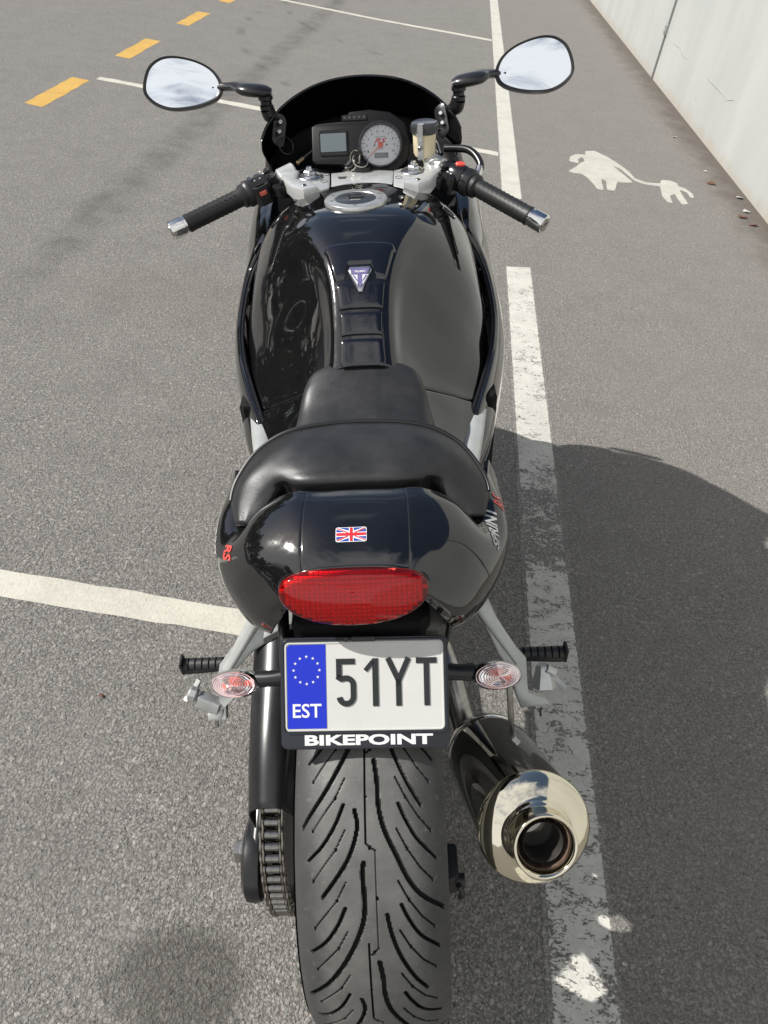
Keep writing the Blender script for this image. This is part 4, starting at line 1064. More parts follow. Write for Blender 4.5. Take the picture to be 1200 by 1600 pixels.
rolm = MB().cyl((-.0098, 0, 0), (.0098, 0, 0), .0068, 14, .0006)
first = {}
def place(proto_name, mb_, m, loc, ang):
    if proto_name not in first: o = mb_.build(proto_name, m, chain); first[proto_name] = o
    else: o = first[proto_name].copy(); COL.objects.link(o); o.parent = chain
    o.location = loc; o.rotation_euler = (ang, 0, 0); return o
pts_ch = []
for k in range(27):
    th = R(-14) + k * pitch / CR
    pts_ch.append((cxm, -CR * math.sin(th), Rt + .0 + CR * math.cos(th), -th))
for k, (x, y, z, ang) in enumerate(pts_ch):
    place('roller', rolm, M_roller, (x, y, z), 0)
    if k < len(pts_ch) - 1:
        x2, y2, z2, a2 = pts_ch[k + 1]; ang2 = math.atan2(z2 - z, y2 - y)
        nm = 'outer_link' if k % 2 else 'inner_link'
        place(nm, ml_o if k % 2 else ml_i, M_plate, (x, (y + y2) / 2, (z + z2) / 2), ang2)
# sprocket
spr = []
for k in range(60):
    for da, r in ((-.026, CR - .010), (-.012, CR - .002), (0, CR + .003), (.012, CR - .002)):
        a = 2 * PI * (k + .5) / 60 + da; spr.append((r * math.cos(a), r * math.sin(a)))
MB().prism(spr, (cxm - .003, 0, Rt), (0, 1, 0), (0, 0, 1), .006, .0).build('sprocket', mat('sprocket_steel', (.16, .155, .15), .4, .9), bike, False)

# ---- front wheel (mostly hidden)
FY = 1.22
g = MB(); prof = []
for a in np.linspace(-80, 80, 17): prof.append((.300 - .035 * (1 - math.cos(R(a))), .06 * math.sin(R(a))))
prof = [(.215, -.05)] + prof + [(.215, .05)]
g.lathe(prof, (0, FY, .30), (1, 0, 0), 72, caps=False); g.build('front_tyre', M_tyre, bike)
fr_ = MB().lathe([(.216, -.05), (.2, -.03), (.2, .03), (.216, .05)], (0, FY, .30), (1, 0, 0), 48, caps=False).build('front_rim', mat('rim_paint', (.3, .3, .3)), bike)
for k in range(3):
    a = R(90 + 120 * k); d = A(0, math.cos(a), math.sin(a)); MB().tube([A(0, FY, .30) + d * .02, A(0, FY, .30) + d * .20], .018, 10).build('spoke', mat('rim_paint', (.3, .3, .3)), fr_)
for sg in (-1, 1):
    MB().tube([(sg * .102, 1.01, .94), (sg * .102, 1.10, .62), (sg * .102, FY - .02, .28)], [.026, .027, .029], 18, smooth=8).build('fork_leg', M_steel, bike)
    MB().lathe([(.16, 0), (.155, .006)], (sg * .075, FY, .3), (sg, 0, 0), 36).build('brake_disc', M_steel, bike)
th = np.radians(np.linspace(-50, 120, 40)); a = np.radians(np.linspace(-80, 80, 14))
P = np.array([[(.075 * math.sin(q), FY - (.325 - .03 * (1 - math.cos(q))) * math.sin(t), .30 + (.325 - .03 * (1 - math.cos(q))) * math.cos(t)) for q in a] for t in th])
shell('front_mudguard', P, .003, M_paint, bike, flip=True, back=True)
# ---- engine and underside masses
g = MB(); g.box((0, .78, .43), (.34, .50, .32), bev=.04).box((0, .95, .25), (.22, .32, .12), bev=.03).cyl((-.19, .62, .34), (.19, .62, .34), .09, 28, .01).cyl((-.2, .86, .34), (.2, .86, .34), .08, 28, .01)
g.build('engine', M_black, bike)
g = MB(); g.tube([(-.20, .80, .28), (-.32, .74, .12), (-.40, .70, .045)], .011, 10, smooth=10).box((-.405, .70, .012), (.05, .045, .012), bev=.003); g.build('side_stand', M_satin, bike)
g = MB(); g.box((0, .27, .66), (.20, .38, .14), bev=.02).box((0, .10, .735), (.17, .16, .05), bev=.012); g.build('undertray', M_matte, bike)
g = MB(); th = np.radians(np.linspace(-75, 8, 30)); a = np.radians(np.linspace(-70, 70, 12))
P = np.array([[(.10 * math.sin(q), -(.352 - .03 * (1 - math.cos(q))) * math.sin(t), Rt + (.352 - .03 * (1 - math.cos(q))) * math.cos(t)) for q in a] for t in th])
shell('rear_hugger', P, .003, M_black, bike, flip=True, back=True)
g = MB(); g.cyl((.088, .15, .57), (.092, .235, .73), .022, 18, .003).cyl((.089, .17, .61), (.0905, .20, .66), .030, 18, .002); g.build('reservoir_canister', M_satin, bike)
g = MB(); g.tube([(.095, .12, .60), (.11, .10, .55), (.10, .14, .46), (.08, .2, .40)], .0045, 8, smooth=20).tube([(.112, .17, .70), (.118, .12, .64), (.105, .09, .58), (.09, .12, .5)], .0035, 8, smooth=20); g.build('cable', M_black, bike)

# ---- silencer
mc = A(.224, -.09, .422); mdir = unit(A(-.10, .73, -.68)); mb_back = -mdir
M_can = mat('silencer_can', (.30, .29, .27), .05, 1., rvar=(20, .03, .09), bump=(7, .06, .004))
can = MB().lathe([(.072, -.006), (.0765, .0), (.0765, .01), (.0765, .26), (.072, .288), (.058, .31), (.03, .322)], mc, mdir, 72).build('silencer', M_can, bike)
M_pol = mat('polished_steel_warm', (.80, .745, .60), .045, 1., rvar=(9, .03, .11), bump=(9, .10, .004))
prof = [(.0755, -.006), (.0790, -.003), (.0806, .0005), (.0812, .004), (.0803, .0075), (.0780, .0108), (.0740, .0142), (.0690, .0172), (.0635, .0198), (.0580, .0220), (.0530, .0238), (.0490, .0256), (.0475, .0275), (.0470, .0300), (.0455, .0318), (.0438, .0330), (.0432, .0360), (.0430, .0520), (.0438, .0560), (.0444, .0585), (.0438, .0612), (.0418, .0622), (.0395, .0608), (.0372, .055), (.0365, -.02)]
g = MB().lathe(prof, mc, mb_back, 96, caps=False); g.build('end_cap', M_pol, can, True, 75)
g = MB().lathe([(.0362, -.01), (.0362, .050), (.0352, .050)], mc, mb_back, 48, caps=False); g.build('tip_liner', mat('rusty_liner', (.16, .11, .085), .6, .5, var=(60, .4)), can)
g = MB().lathe([(.0245, -.16), (.0262, .046), (.0275, .0485), (.0288, .046), (.0288, -.06)], mc, mb_back, 48, caps=False); g.build('inner_pipe', mat('sooty_steel', (.022, .019, .017), .6, .2, var=(50, .4)), can)
MB().lathe([(.034, 0), (.001, .0)], mc + mdir * .15, mb_back, 32).build('soot', M_matte, can)
g = MB().lathe([(.0766, 0), (.0782, .003), (.0782, .010), (.0766, .013)], mc + mdir * .25, mdir, 72, caps=False); g.build('band', M_chrome, can)
# hanger strap
ex_, ey_, _ = frame_from(mdir)
g = MB(); g.tube([(.196, .055, .60), (.199, .030, .545), (.205, .015, .487), (.213, .005, .478)], .0035, 8, (1.3, .7), smooth=16); g.build('hanger_strap', M_steel, bike)
# link pipe
g = MB().tube([mc + mdir * .31, mc + mdir * .35 + A(-.02, 0, .0), (.13, .30, .26), (.09, .50, .20)], .024, 18, smooth=20); g.build('exhaust_pipe', M_steel, bike)
#@@FRONT
# ---- frame beams either side
for sg in (-1, 1):
    g = MB(); g.tube([(sg * .154, .30, .660), (sg * .170, .40, .680), (sg * .190, .50, .682), (sg * .210, .62, .680), (sg * .228, .76, .68), (sg * .236, .95, .70), (sg * .20, 1.05, .76)],
                     [.0115, .013, .0135, .014, .016, .024, .026], 20, (.75, 1.35), up=(1, 0, 0), smooth=50)
    g.build('frame_beam', M_frame, bike)
    # subframe tube from the beam back under the seat
    MB().tube([(sg * .150, .33, .65), (sg * .150, .22, .66), (sg * .125, .08, .70)], .012, 12, smooth=14).build('subframe_tube', M_satin, bike)

# ---- side fairings (with the air outlet left open between them and the tank)
def side_fairing(sg):
    def r_(y, pts): return [(sg * x, y + (p[0] if p else 0), z) for x, z, *p in pts]
    C = [
     r_(1.32, [(.12, .85), (.17, .84), (.20, .79), (.20, .69), (.17, .50), (.10, .36)]),
     r_(1.25, [(.19, .885), (.232, .87), (.255, .80), (.258, .69), (.235, .50), (.15, .30)]),
     r_(1.16, [(.195, .895), (.238, .880), (.268, .81), (.278, .69), (.265, .50), (.17, .26)]),
     r_(1.05, [(.200, .885), (.238, .865), (.270, .79), (.284, .68), (.272, .50), (.18, .24)]),
     r_(.955, [(.205, .86), (.238, .835), (.268, .765), (.286, .67), (.276, .50), (.19, .23)]),
     r_(.90, [(.246, .80), (.258, .79), (.276, .745), (.290, .665), (.278, .50), (.19, .23)]),
     r_(.80, [(.258, .755), (.266, .748), (.277, .715), (.285, .65), (.274, .50), (.19, .23)]),
     r_(.70, [(.247, .735), (.254, .728), (.262, .700), (.267, .64), (.256, .50), (.19, .24)]),
     r_(.61, [(.221, .715), (.230, .712), (.239, .685), (.242, .63), (.232, .50), (.18, .26)]),
     r_(.53, [(.195, .695), (.203, .692), (.211, .665), (.214, .62), (.204, .50), (.17, .30)]),
     r_(.475, [(.182, .660), (.187, .655), (.192, .635), (.194, .59), (.186, .50), (.17, .36)]),
    ]
    S = Surf(C); u = np.linspace(0, 5, 60); v = np.linspace(0, 10, 130)
    P = S.ev(u[None, :] + 0 * v[:, None], v[:, None] + 0 * u[None, :])
    o = shell('side_fairing', P, .0035, M_paint, bike, flip=(sg > 0), back=True, roll=.0015)
    # moulded vent frame inside the opening
    g = MB(); pth = S.ev(np.full(50, .05), np.linspace(4.3, 9.3, 50)) + A(-sg * .006, 0, -.004); g.tube(pth, .0035, 8, smooth=0)
    g.build('vent_rim', M_satin, o)
    for k, y in enumerate((.86, .80, .74, .68, .62)):
        xx = .256 - .02 * k * .6
        g = MB(); g.box((sg * (xx - .014), y, .69 - .006 * k), (.020, .028, .05), (1, 0, 0), (0, 1, 0), .003).cyl((sg * (xx - .004), y, .715 - .006 * k), (sg * (xx - .010), y, .722 - .006 * k), .004, 8)
        g.build('vent_bracket', M_satin, o)
    return S
for sg in (-1, 1): SFS = side_fairing(sg)
g = MB()
for sg in (-1, 1): g = MB(); g.box((sg * .225, .80, .60), (.03, .46, .20), bev=.01); g.build('radiator_shroud', M_matte, bike)

# ---- windscreen and nose
scr = mirror_rows([
 [(0, 1.300, 1.066), (.07, 1.285, 1.063), (.125, 1.245, 1.054), (.168, 1.185, 1.040), (.198, 1.135, 1.018), (.212, 1.115, .995)],
 [(0, 1.318, 1.045), (.072, 1.303, 1.042), (.130, 1.262, 1.032), (.176, 1.20, 1.016), (.206, 1.148, .990), (.214, 1.120, .972)],
 [(0, 1.348, 1.005), (.078, 1.332, 1.002), (.140, 1.288, .992), (.188, 1.222, .976), (.214, 1.160, .954), (.206, 1.122, .948)],
 [(0, 1.378, .963), (.083, 1.362, .961), (.150, 1.313, .951), (.200, 1.238, .938), (.222, 1.170, .924), (.200, 1.112, .928)],
 [(0, 1.400, .926), (.087, 1.383, .924), (.158, 1.333, .914), (.210, 1.250, .902), (.232, 1.178, .896), (.207, 1.095, .900)],
])
SW = Surf(scr); u = np.linspace(0, 10, 110); v = np.linspace(0, 4, 60)
P = SW.ev(u[None, :] + 0 * v[:, None], v[:, None] + 0 * u[None, :])
M_screen = mat('dark_screen', (.0016, .0016, .0018), .22, spec=.25)
ws = shell('windscreen', P, .0032, M_screen, bike, flip=False, back=True, roll=.001)
g = MB(); pth = SW.ev(np.linspace(0.1, 9.9, 100), np.full(100, 0.)); g.tube(pth, .0026, 8); g.build('screen_edge', mat('edge_trim', (.006, .006, .007), .12), ws)
nose = mirror_rows([
 [(0, 1.402, .924), (.087, 1.385, .922), (.158, 1.335, .912), (.212, 1.250, .900), (.238, 1.18, .895)],
 [(0, 1.450, .86), (.092, 1.43, .856), (.165, 1.38, .842), (.222, 1.30, .828), (.255, 1.20, .82)],
 [(0, 1.470, .77), (.085, 1.45, .765), (.152, 1.40, .752), (.212, 1.32, .735), (.262, 1.22, .71)],
 [(0, 1.450, .67), (.075, 1.43, .665), (.135, 1.38, .65), (.195, 1.31, .63), (.25, 1.22, .61)],
 [(0, 1.40, .60), (.070, 1.38, .595), (.125, 1.34, .58), (.175, 1.28, .56), (.22, 1.20, .54)],
])
NS = Surf(nose); u = np.linspace(0, 8, 80); v = np.linspace(0, 4, 50)
P = NS.ev(u[None, :] + 0 * v[:, None], v[:, None] + 0 * u[None, :])
nz_o = shell('nose_fairing', P, .0035, M_paint, bike, flip=False, back=True)
for sg in (-1, 1):
    MB().lathe([(.062, -.004), (.064, .002), (.05, .008), (.001, .012)], (sg * .075, 1.468, .765), (sg * .25, 1, .2), 28).build('headlight', mat('headlamp', (.4, .4, .42), .08, .9), nz_o)
# black inner cowl closing the cockpit
inner = mirror_rows([
 [(0, 1.360, .975), (.08, 1.345, .973), (.14, 1.30, .963), (.188, 1.23, .95), (.205, 1.16, .94)],
 [(0, 1.31, .935), (.08, 1.30, .932), (.145, 1.26, .925), (.19, 1.19, .915), (.203, 1.13, .91)],
 [(0, 1.20, .90), (.08, 1.19, .90), (.145, 1.16, .895), (.19, 1.11, .89), (.205, 1.08, .885)],
 [(0, 1.10, .86), (.08, 1.10, .86), (.14, 1.06, .86), (.18, 1.02, .86), (.205, .98, .865)],
 [(0, 1.02, .82), (.07, 1.0, .82), (.125, .97, .82), (.17, .94, .82), (.20, .90, .82)],
])
IS = Surf(inner); u = np.linspace(0, 8, 50); v = np.linspace(0, 4, 40)
P = IS.ev(u[None, :] + 0 * v[:, None], v[:, None] + 0 * u[None, :])
shell('cockpit_liner', P, .003, mat('cockpit_black', (.0022, .0022, .0024), .6, spec=.2), bike, flip=True, back=True)
# screen side brackets with bolts
for sg in (-1, 1):
    g = MB(); g.prism(rrect(.030, .066, .012), (sg * .176, 1.155, 1.004), unit((sg * .75, -.35, .55)), unit((-sg * .15, .62, .75)), .006, .0015)
    o = g.build('mirror_bracket', M_satin, bike)
    for t in (-.006, .014):
        c = A(sg * .176, 1.150, 1.004) + unit((-sg * .15, .62, .75)) * t
        n_ = unit((-sg * .35, -.75, .55)); MB().cyl(c, c + n_ * .012, .0045, 12, .001).build('bracket_bolt', M_bolt, o)
    g = MB(); cc = A(sg * .163, 1.135, .978); n_ = unit((-sg * .35, -.75, .55)); ex, ey, _ = frame_from(n_)
    a = np.linspace(0, 2 * PI, 25); g.tube([cc + ex * .0155 * math.cos(t) + ey * .0175 * math.sin(t) for t in a], .0012, 6); g.build('bracket_ring', M_satin, o)

# ---- mirrors
def mirror(sg, cx, yy, cz, wdt, hgt, root):
    # flat glass facing back and slightly up; egg outline, thin end inboard
    n_ = unit((.0 - sg * .10, -.93, .36)) if False else unit((-sg * .06, -.86, .46))
    ex = unit(np.cross((0, 0, 1), n_)) * -1; ex = ex if ex[0] * sg > 0 else -ex      # outboard
    ey = np.cross(n_, ex); ey = ey if ey[2] > 0 else -ey
    c = A(cx, yy, cz)
    EG = np.array([(1, -.2), (.84, .53), (.56, .89), (.22, .99), (-.17, .89), (-.56, .66), (-.84, .34), (-.985, -.05), (-.985, -.40), (-.83, -.70), (-.40, -.92), (.11, -1), (.5, -.935), (.84, -.65)])
    EL = np.concatenate([EG[-3:], EG, EG[:4]]); EGs = spline(EL, 0, np.linspace(3, 3 + len(EG), 57)[:-1]) * [wdt / 2, hgt / 2]
    def egg(k): return EGs * k
    rings = []
    for k, d in ((.90, .0015), (.945, .004), (.985, .0045), (1.0, .001), (1.0, -.008), (.93, -.026), (.75, -.042), (.45, -.052), (.001, -.056)):
        E_ = egg(k); rings.append(c + E_[:, :1] * ex + E_[:, 1:] * ey + n_ * d)
    o = MB().grid(np.array(rings), closeu=True, flip=(sg < 0)).build('mirror', mat('mirror_shell', (.014, .014, .015), .30, var=(60, .3), bump=(700, .1, .0003)), bike, True, 60)
    rg = []
    for k, d in ((.915, .0025), (.7, .0036), (.4, .0045), (.0005, .0050)):
        E_ = egg(k); rg.append(c + E_[:, :1] * ex + E_[:, 1:] * ey + n_ * d * .8)
    MB().grid(np.array(rg), closeu=True, flip=(sg < 0)).build('mirror_glass', M_mirror, o, True, 80)
    # arm
    tip = c - ex * wdt * .47 - ey * hgt * .10 - n_ * .012
    r0 = A(*root)
    p1 = r0 + A(sg * -.002, .0, .040); p2 = p1 + A(sg * .016, 0, .007)
    mid = (p2 + tip) / 2 + A(0, .0, .003)
    MB().tube([p1 + A(-sg * .012, 0, 0), p1 + A(sg * .004, 0, .003), p2 + A(sg * .02, 0, 0), mid, tip, tip + ex * .02], [.011, .0185, .0195, .0155, .0130, .013], 18, (.62, 1.25), up=(0, 1, 0), smooth=36).build('mirror_arm', mat('mirror_shell', (.014, .014, .015), .3), o)
    g = MB(); g.cyl(r0 + A(0, 0, .008), r0 + A(0, 0, .018), .0145, 20, .002).cyl(r0 + A(0, 0, .018), r0 + A(0, 0, .026), .012, 20, .001).cyl(r0 + A(0, 0, .026), r0 + A(0, 0, .036), .0155, 20, .002)
    g.tube([r0 + A(-sg * .02, .01, -.012), r0 + A(-sg * .005, .004, -.005), r0 + A(.0, 0, .010)], [.010, .0155, .0150], 16, smooth=8)
    g.build('mirror_pivot', M_satin, o)
mirror(-1, -.383, 1.235, 1.085, .172, .104, (-.197, 1.165, 1.033))
mirror(1, .373, 1.215, 1.086, .166, .106, (.208, 1.155, 1.033))

# ---- instrument cluster
tcn = A(.041, 1.075, .985); tn = unit((0, -.80, .60)); tex = A(1, 0, 0); tey = unit(np.cross(tn, tex)); tey = tey if tey[2] > 0 else -tey
dash = empty('instrument_cluster', (0, 0, 0), bike)
def T(x, y, z=0): return tcn + tex * x + tey * y + tn * z
outl = [(.055, -.030), (.062, .005), (.052, .044), (.022, .066), (-.02, .073), (-.062, .070), (-.078, .052), (-.130, .050), (-.142, .044), (-.144, -.022), (-.136, -.030), (-.08, -.034), (-.04, -.050), (.03, -.052)]
MB().prism(outl, T(0, 0, -.026), tex, tey, .026, .004).build('cluster_housing', mat('cluster_black', (.0035, .0035, .0038), .45, spec=.3), dash, True, 30)
MB().lathe([(.0405, .0), (.0445, .001), (.0460, .005), (.0450, .010), (.0425, .0105), (.0410, .006), (.0400, .002)], T(0, 0), tn, 64, caps=False).build('dial_bezel', mat('bezel_grey', (.035, .035, .037), .22, .4), dash)
dial = MB().lathe([(.0402, .0008), (.001, .0010)], T(0, 0), tn, 64).build('dial_face', mat('dial_white', (.74, .75, .77), .35, var=(300, .06)), dash, False)
M_dk = mat('dial_ink', (.03, .03, .035), .5)
for k in range(21):
    a = R(222 - 12.6 * k); L_ = .0055 if k % 2 == 0 else .003
    d = (math.cos(a), math.sin(a)); g = MB()
    g.box(T(d[0] * (.0385 - L_ / 2), d[1] * (.0385 - L_ / 2), .0014), (L_, .0009 if k % 2 == 0 else .0006, .0004), tex * d[0] + tey * d[1], -tex * d[1] + tey * d[0], 0); g.build('tick', M_dk, dash, False)
for k in range(1, 11):
    a = R(222 - 25.2 * k + 6); text_obj('numeral', str(k), T(.0285 * math.cos(a), .0285 * math.sin(a), .0012), tex, tey, .0046, .0028 if k < 10 else .005, M_dk, dash, .0002, offset=.01)
text_obj('dial_lettering', 'RS', T(.0, .0095, .0013), tex, tey, .0100, .027, M_redprint, dash, .0003, shear=.45, offset=.03)
text_obj('dial_lettering', 'TRIUMPH', T(.0, .0170, .0013), tex, tey, .0016, .024, M_dk, dash, .0002)
text_obj('dial_lettering', 'rpm x1000', T(.0, -.0075, .0013), tex, tey, .0022, .011, M_dk, dash, .0002)
for sx_ in (-.0125, .0125): MB().cyl(T(sx_, .001, .001), T(sx_, .001, .0016), .0018, 12).build('dial_lamp', M_dk, dash)
MB().box(T(.001, -.0195, .0016), (.0290, .0105, .0010), tex, tey, .001).build('odometer_window', mat('lcd', (.20, .22, .215), .15), dash)
nd = unit(A(-.022, -.019)); g = MB()
V_, F_ = np.array([(-.006 * nd[0] - .0011 * nd[1], -.006 * nd[1] + .0011 * nd[0]), (-.006 * nd[0] + .0011 * nd[1], -.006 * nd[1] - .0011 * nd[0]), (.033 * nd[0] + .0004 * nd[1], .033 * nd[1] - .0004 * nd[0]), (.033 * nd[0] - .0004 * nd[1], .033 * nd[1] + .0004 * nd[0])]), None
M_ndl = mat('needle_orange', (.80, .13, .05), .4)
g.prism(V_, T(0, 0, .003), tex, tey, .0008).lathe([(.0052, .0022), (.0052, .0046), (.004, .0052), (.001, .0053)], T(0, 0), tn, 24); g.build('needle', M_ndl, dash)
MB().lathe([(.0415, .0098), (.03, .0112), (.001, .0120)], T(0, 0), tn, 48, caps=False).build('dial_glass', lens_mat('clear_glass', (.97, .97, .97), .01, .0), dash)
lcd = MB().prism(rrect(.060, .050, .004), T(-.098, .010, -.001), tex, tey, .003, .001).build('display_surround', mat('gloss_black', (.006, .006, .007), .12), dash, False)
MB().prism(rrect(.053, .036, .002), T(-.098, .010, .0021), tex, tey, .0008).build('display_screen', mat('lcd_grey', (.10, .125, .135), .10, coat=.6), dash, False)
MB().prism(rrect(.052, .011, .002), T(-.052, .0575, .0), tex, tey, .0015, .0004).build('warning_lamp_strip', mat('gloss_black', (.006, .006, .007), .12), dash, False)
for k in range(5):
    MB().cyl(T(-.072 + .010 * k, .0575, .0012), T(-.072 + .010 * k, .0575, .0022), .0028, 10).build('warning_lamp', mat('lamp_off', (.05, .045, .04), .3), dash)
for k, w_ in ((-.060, 'SET'), (-.036, 'RES')):
    text_obj('button_lettering', w_, T(k - .012, -.040, .0008), tex, tey, .0028, .0085, M_white, dash, .0002, offset=.01)

# ---- top yoke
zt = .948
M_yoke = mat('yoke_silver', (.60, .61, .60), .36, .55, var=(60, .08), bump=(400, .08, .0003), coat=.3)
yk = MB(); yk.prism([(-.060, .958), (-.030, .972), (0, .978), (.030, .972), (.062, .955), (.066, 1.035), (.040, 1.042), (.034, 1.062), (.0, 1.078), (-.028, 1.068), (-.038, 1.042), (-.064, 1.038)], (0, 0, zt - .016), (1, 0, 0), (0, 1, 0), .016, .002)
yoke = yk.build('top_yoke', M_yoke, bike, True, 30)
g = MB(); g.prism([(-.050, 1.012), (-.030, 1.012), (-.034, 1.000), (-.046, 1.000)], (0, 0, zt), (1, 0, 0), (0, 1, 0), .0008); g.build('yoke_emblem', mat('emblem_dark', (.05, .05, .05), .4), yoke, False)
for sg in (-1, 1):
    g = MB(); g.prism([(sg * .064, .950), (sg * .100, .925), (sg * .130, .935), (sg * .150, .985), (sg * .140, 1.035), (sg * .110, 1.050), (sg * .067, 1.034)], (0, 0, zt - .020), (1, 0, 0), (0, 1, 0), .022, .003)
    yo = g.build('yoke_clamp', M_yoke, yoke, True, 30)
    fc = A(sg * .106, 1.010, zt + .002)
    g = MB(); g.lathe([(.026, -.002), (.026, .003), (.0235, .005), (.0225, .0045), (.0225, .002), (.019, .002)], fc, (0, 0, 1), 40, caps=False); g.build('clamp_ring', M_bolt, yoke)
    g = MB(); g.lathe([(.0195, 0), (.0190, .004), (.0150, .0055), (.0150, .0055)], fc, (0, 0, 1), 32).lathe([(.0125, .005), (.0125, .0135), (.0105, .0155)], fc, (0, 0, 1), 6).lathe([(.0062, .0155), (.0055, .0215), (.002, .022)], fc, (0, 0, 1), 16); g.build('fork_cap', mat('anodised_cap', (.62, .63, .66), .2, .95), yoke)
    for yb in (1.024, .985):
        b = A(sg * .0755, yb, zt + .002); MB().lathe([(.0074, 0), (.0074, .0008), (.0070, .0010), (.0062, -.0035), (.001, -.0035)], b, (0, 0, 1), 24, caps=False).build('yoke_bolt', mat('dark_bolt', (.16, .16, .16), .25, .9), yoke)
# ignition and keys
ic = A(.0, 1.055, zt + .002)
MB().lathe([(.0235, -.012), (.0235, .006), (.0215, .008), (.0195, .008), (.0150, .005), (.001, .005)], ic, (0, 0, 1), 36).build('ignition_barrel', mat('gloss_black', (.006, .006, .007), .12), bike)
keys = empty('key_ring'); keys.matrix_world = bm_
tag(keys, 'bunch of keys on a steel ring hanging from the ignition lock', 'keys')
M_key = mat('key_steel', (.55, .52, .46), .25, 1.)
g = MB(); g.box(ic + A(-.004, 0, .018), (.0045, .012, .032), bev=.001); kk = g.build('key', M_steel, keys)
g = MB(); g.lathe([(.009, -.003), (.011, -.002), (.011, .002), (.009, .003)], ic + A(-.004, -.001, .034), (1, 0, 0), 20); g.build('key_bow', M_satin, keys)
def ringt(c, r, n_, m, name, t=.0011):
    ex, ey, _ = frame_from(n_); a = np.linspace(0, 2 * PI, 37); g = MB()
    g.tube([c + ex * r * math.cos(q) + ey * r * math.sin(q) for q in a], t, 8, caps=False); g.build(name, m, keys)
ringt(ic + A(-.002, -.012, .018), .016, (.25, -.5, .85), M_key, 'split_ring')
ringt(ic + A(-.013, -.004, .022), .013, (-.6, -.7, .3), M_key, 'split_ring')
for k, (a, b) in enumerate((((-.014, -.006, .014), (-.034, .004, -.002)), ((-.016, -.010, .012), (-.040, -.006, -.004)), ((-.012, -.012, .010), (-.030, -.014, -.008)), ((-.02, -.004, .014), (-.044, .006, .002)))):
    a_ = ic + A(*a); b_ = ic + A(*b); d = unit(b_ - a_); g = MB(); g.box((a_ + b_) / 2, (np.linalg.norm(b_ - a_), .0065, .0022), d, (0, 1, .3), .0008).box(a_ + d * .006, (.013, .014, .0030), d, (0, 1, .3), .003)
    g.build('key', M_satin if k % 2 else M_key, keys)

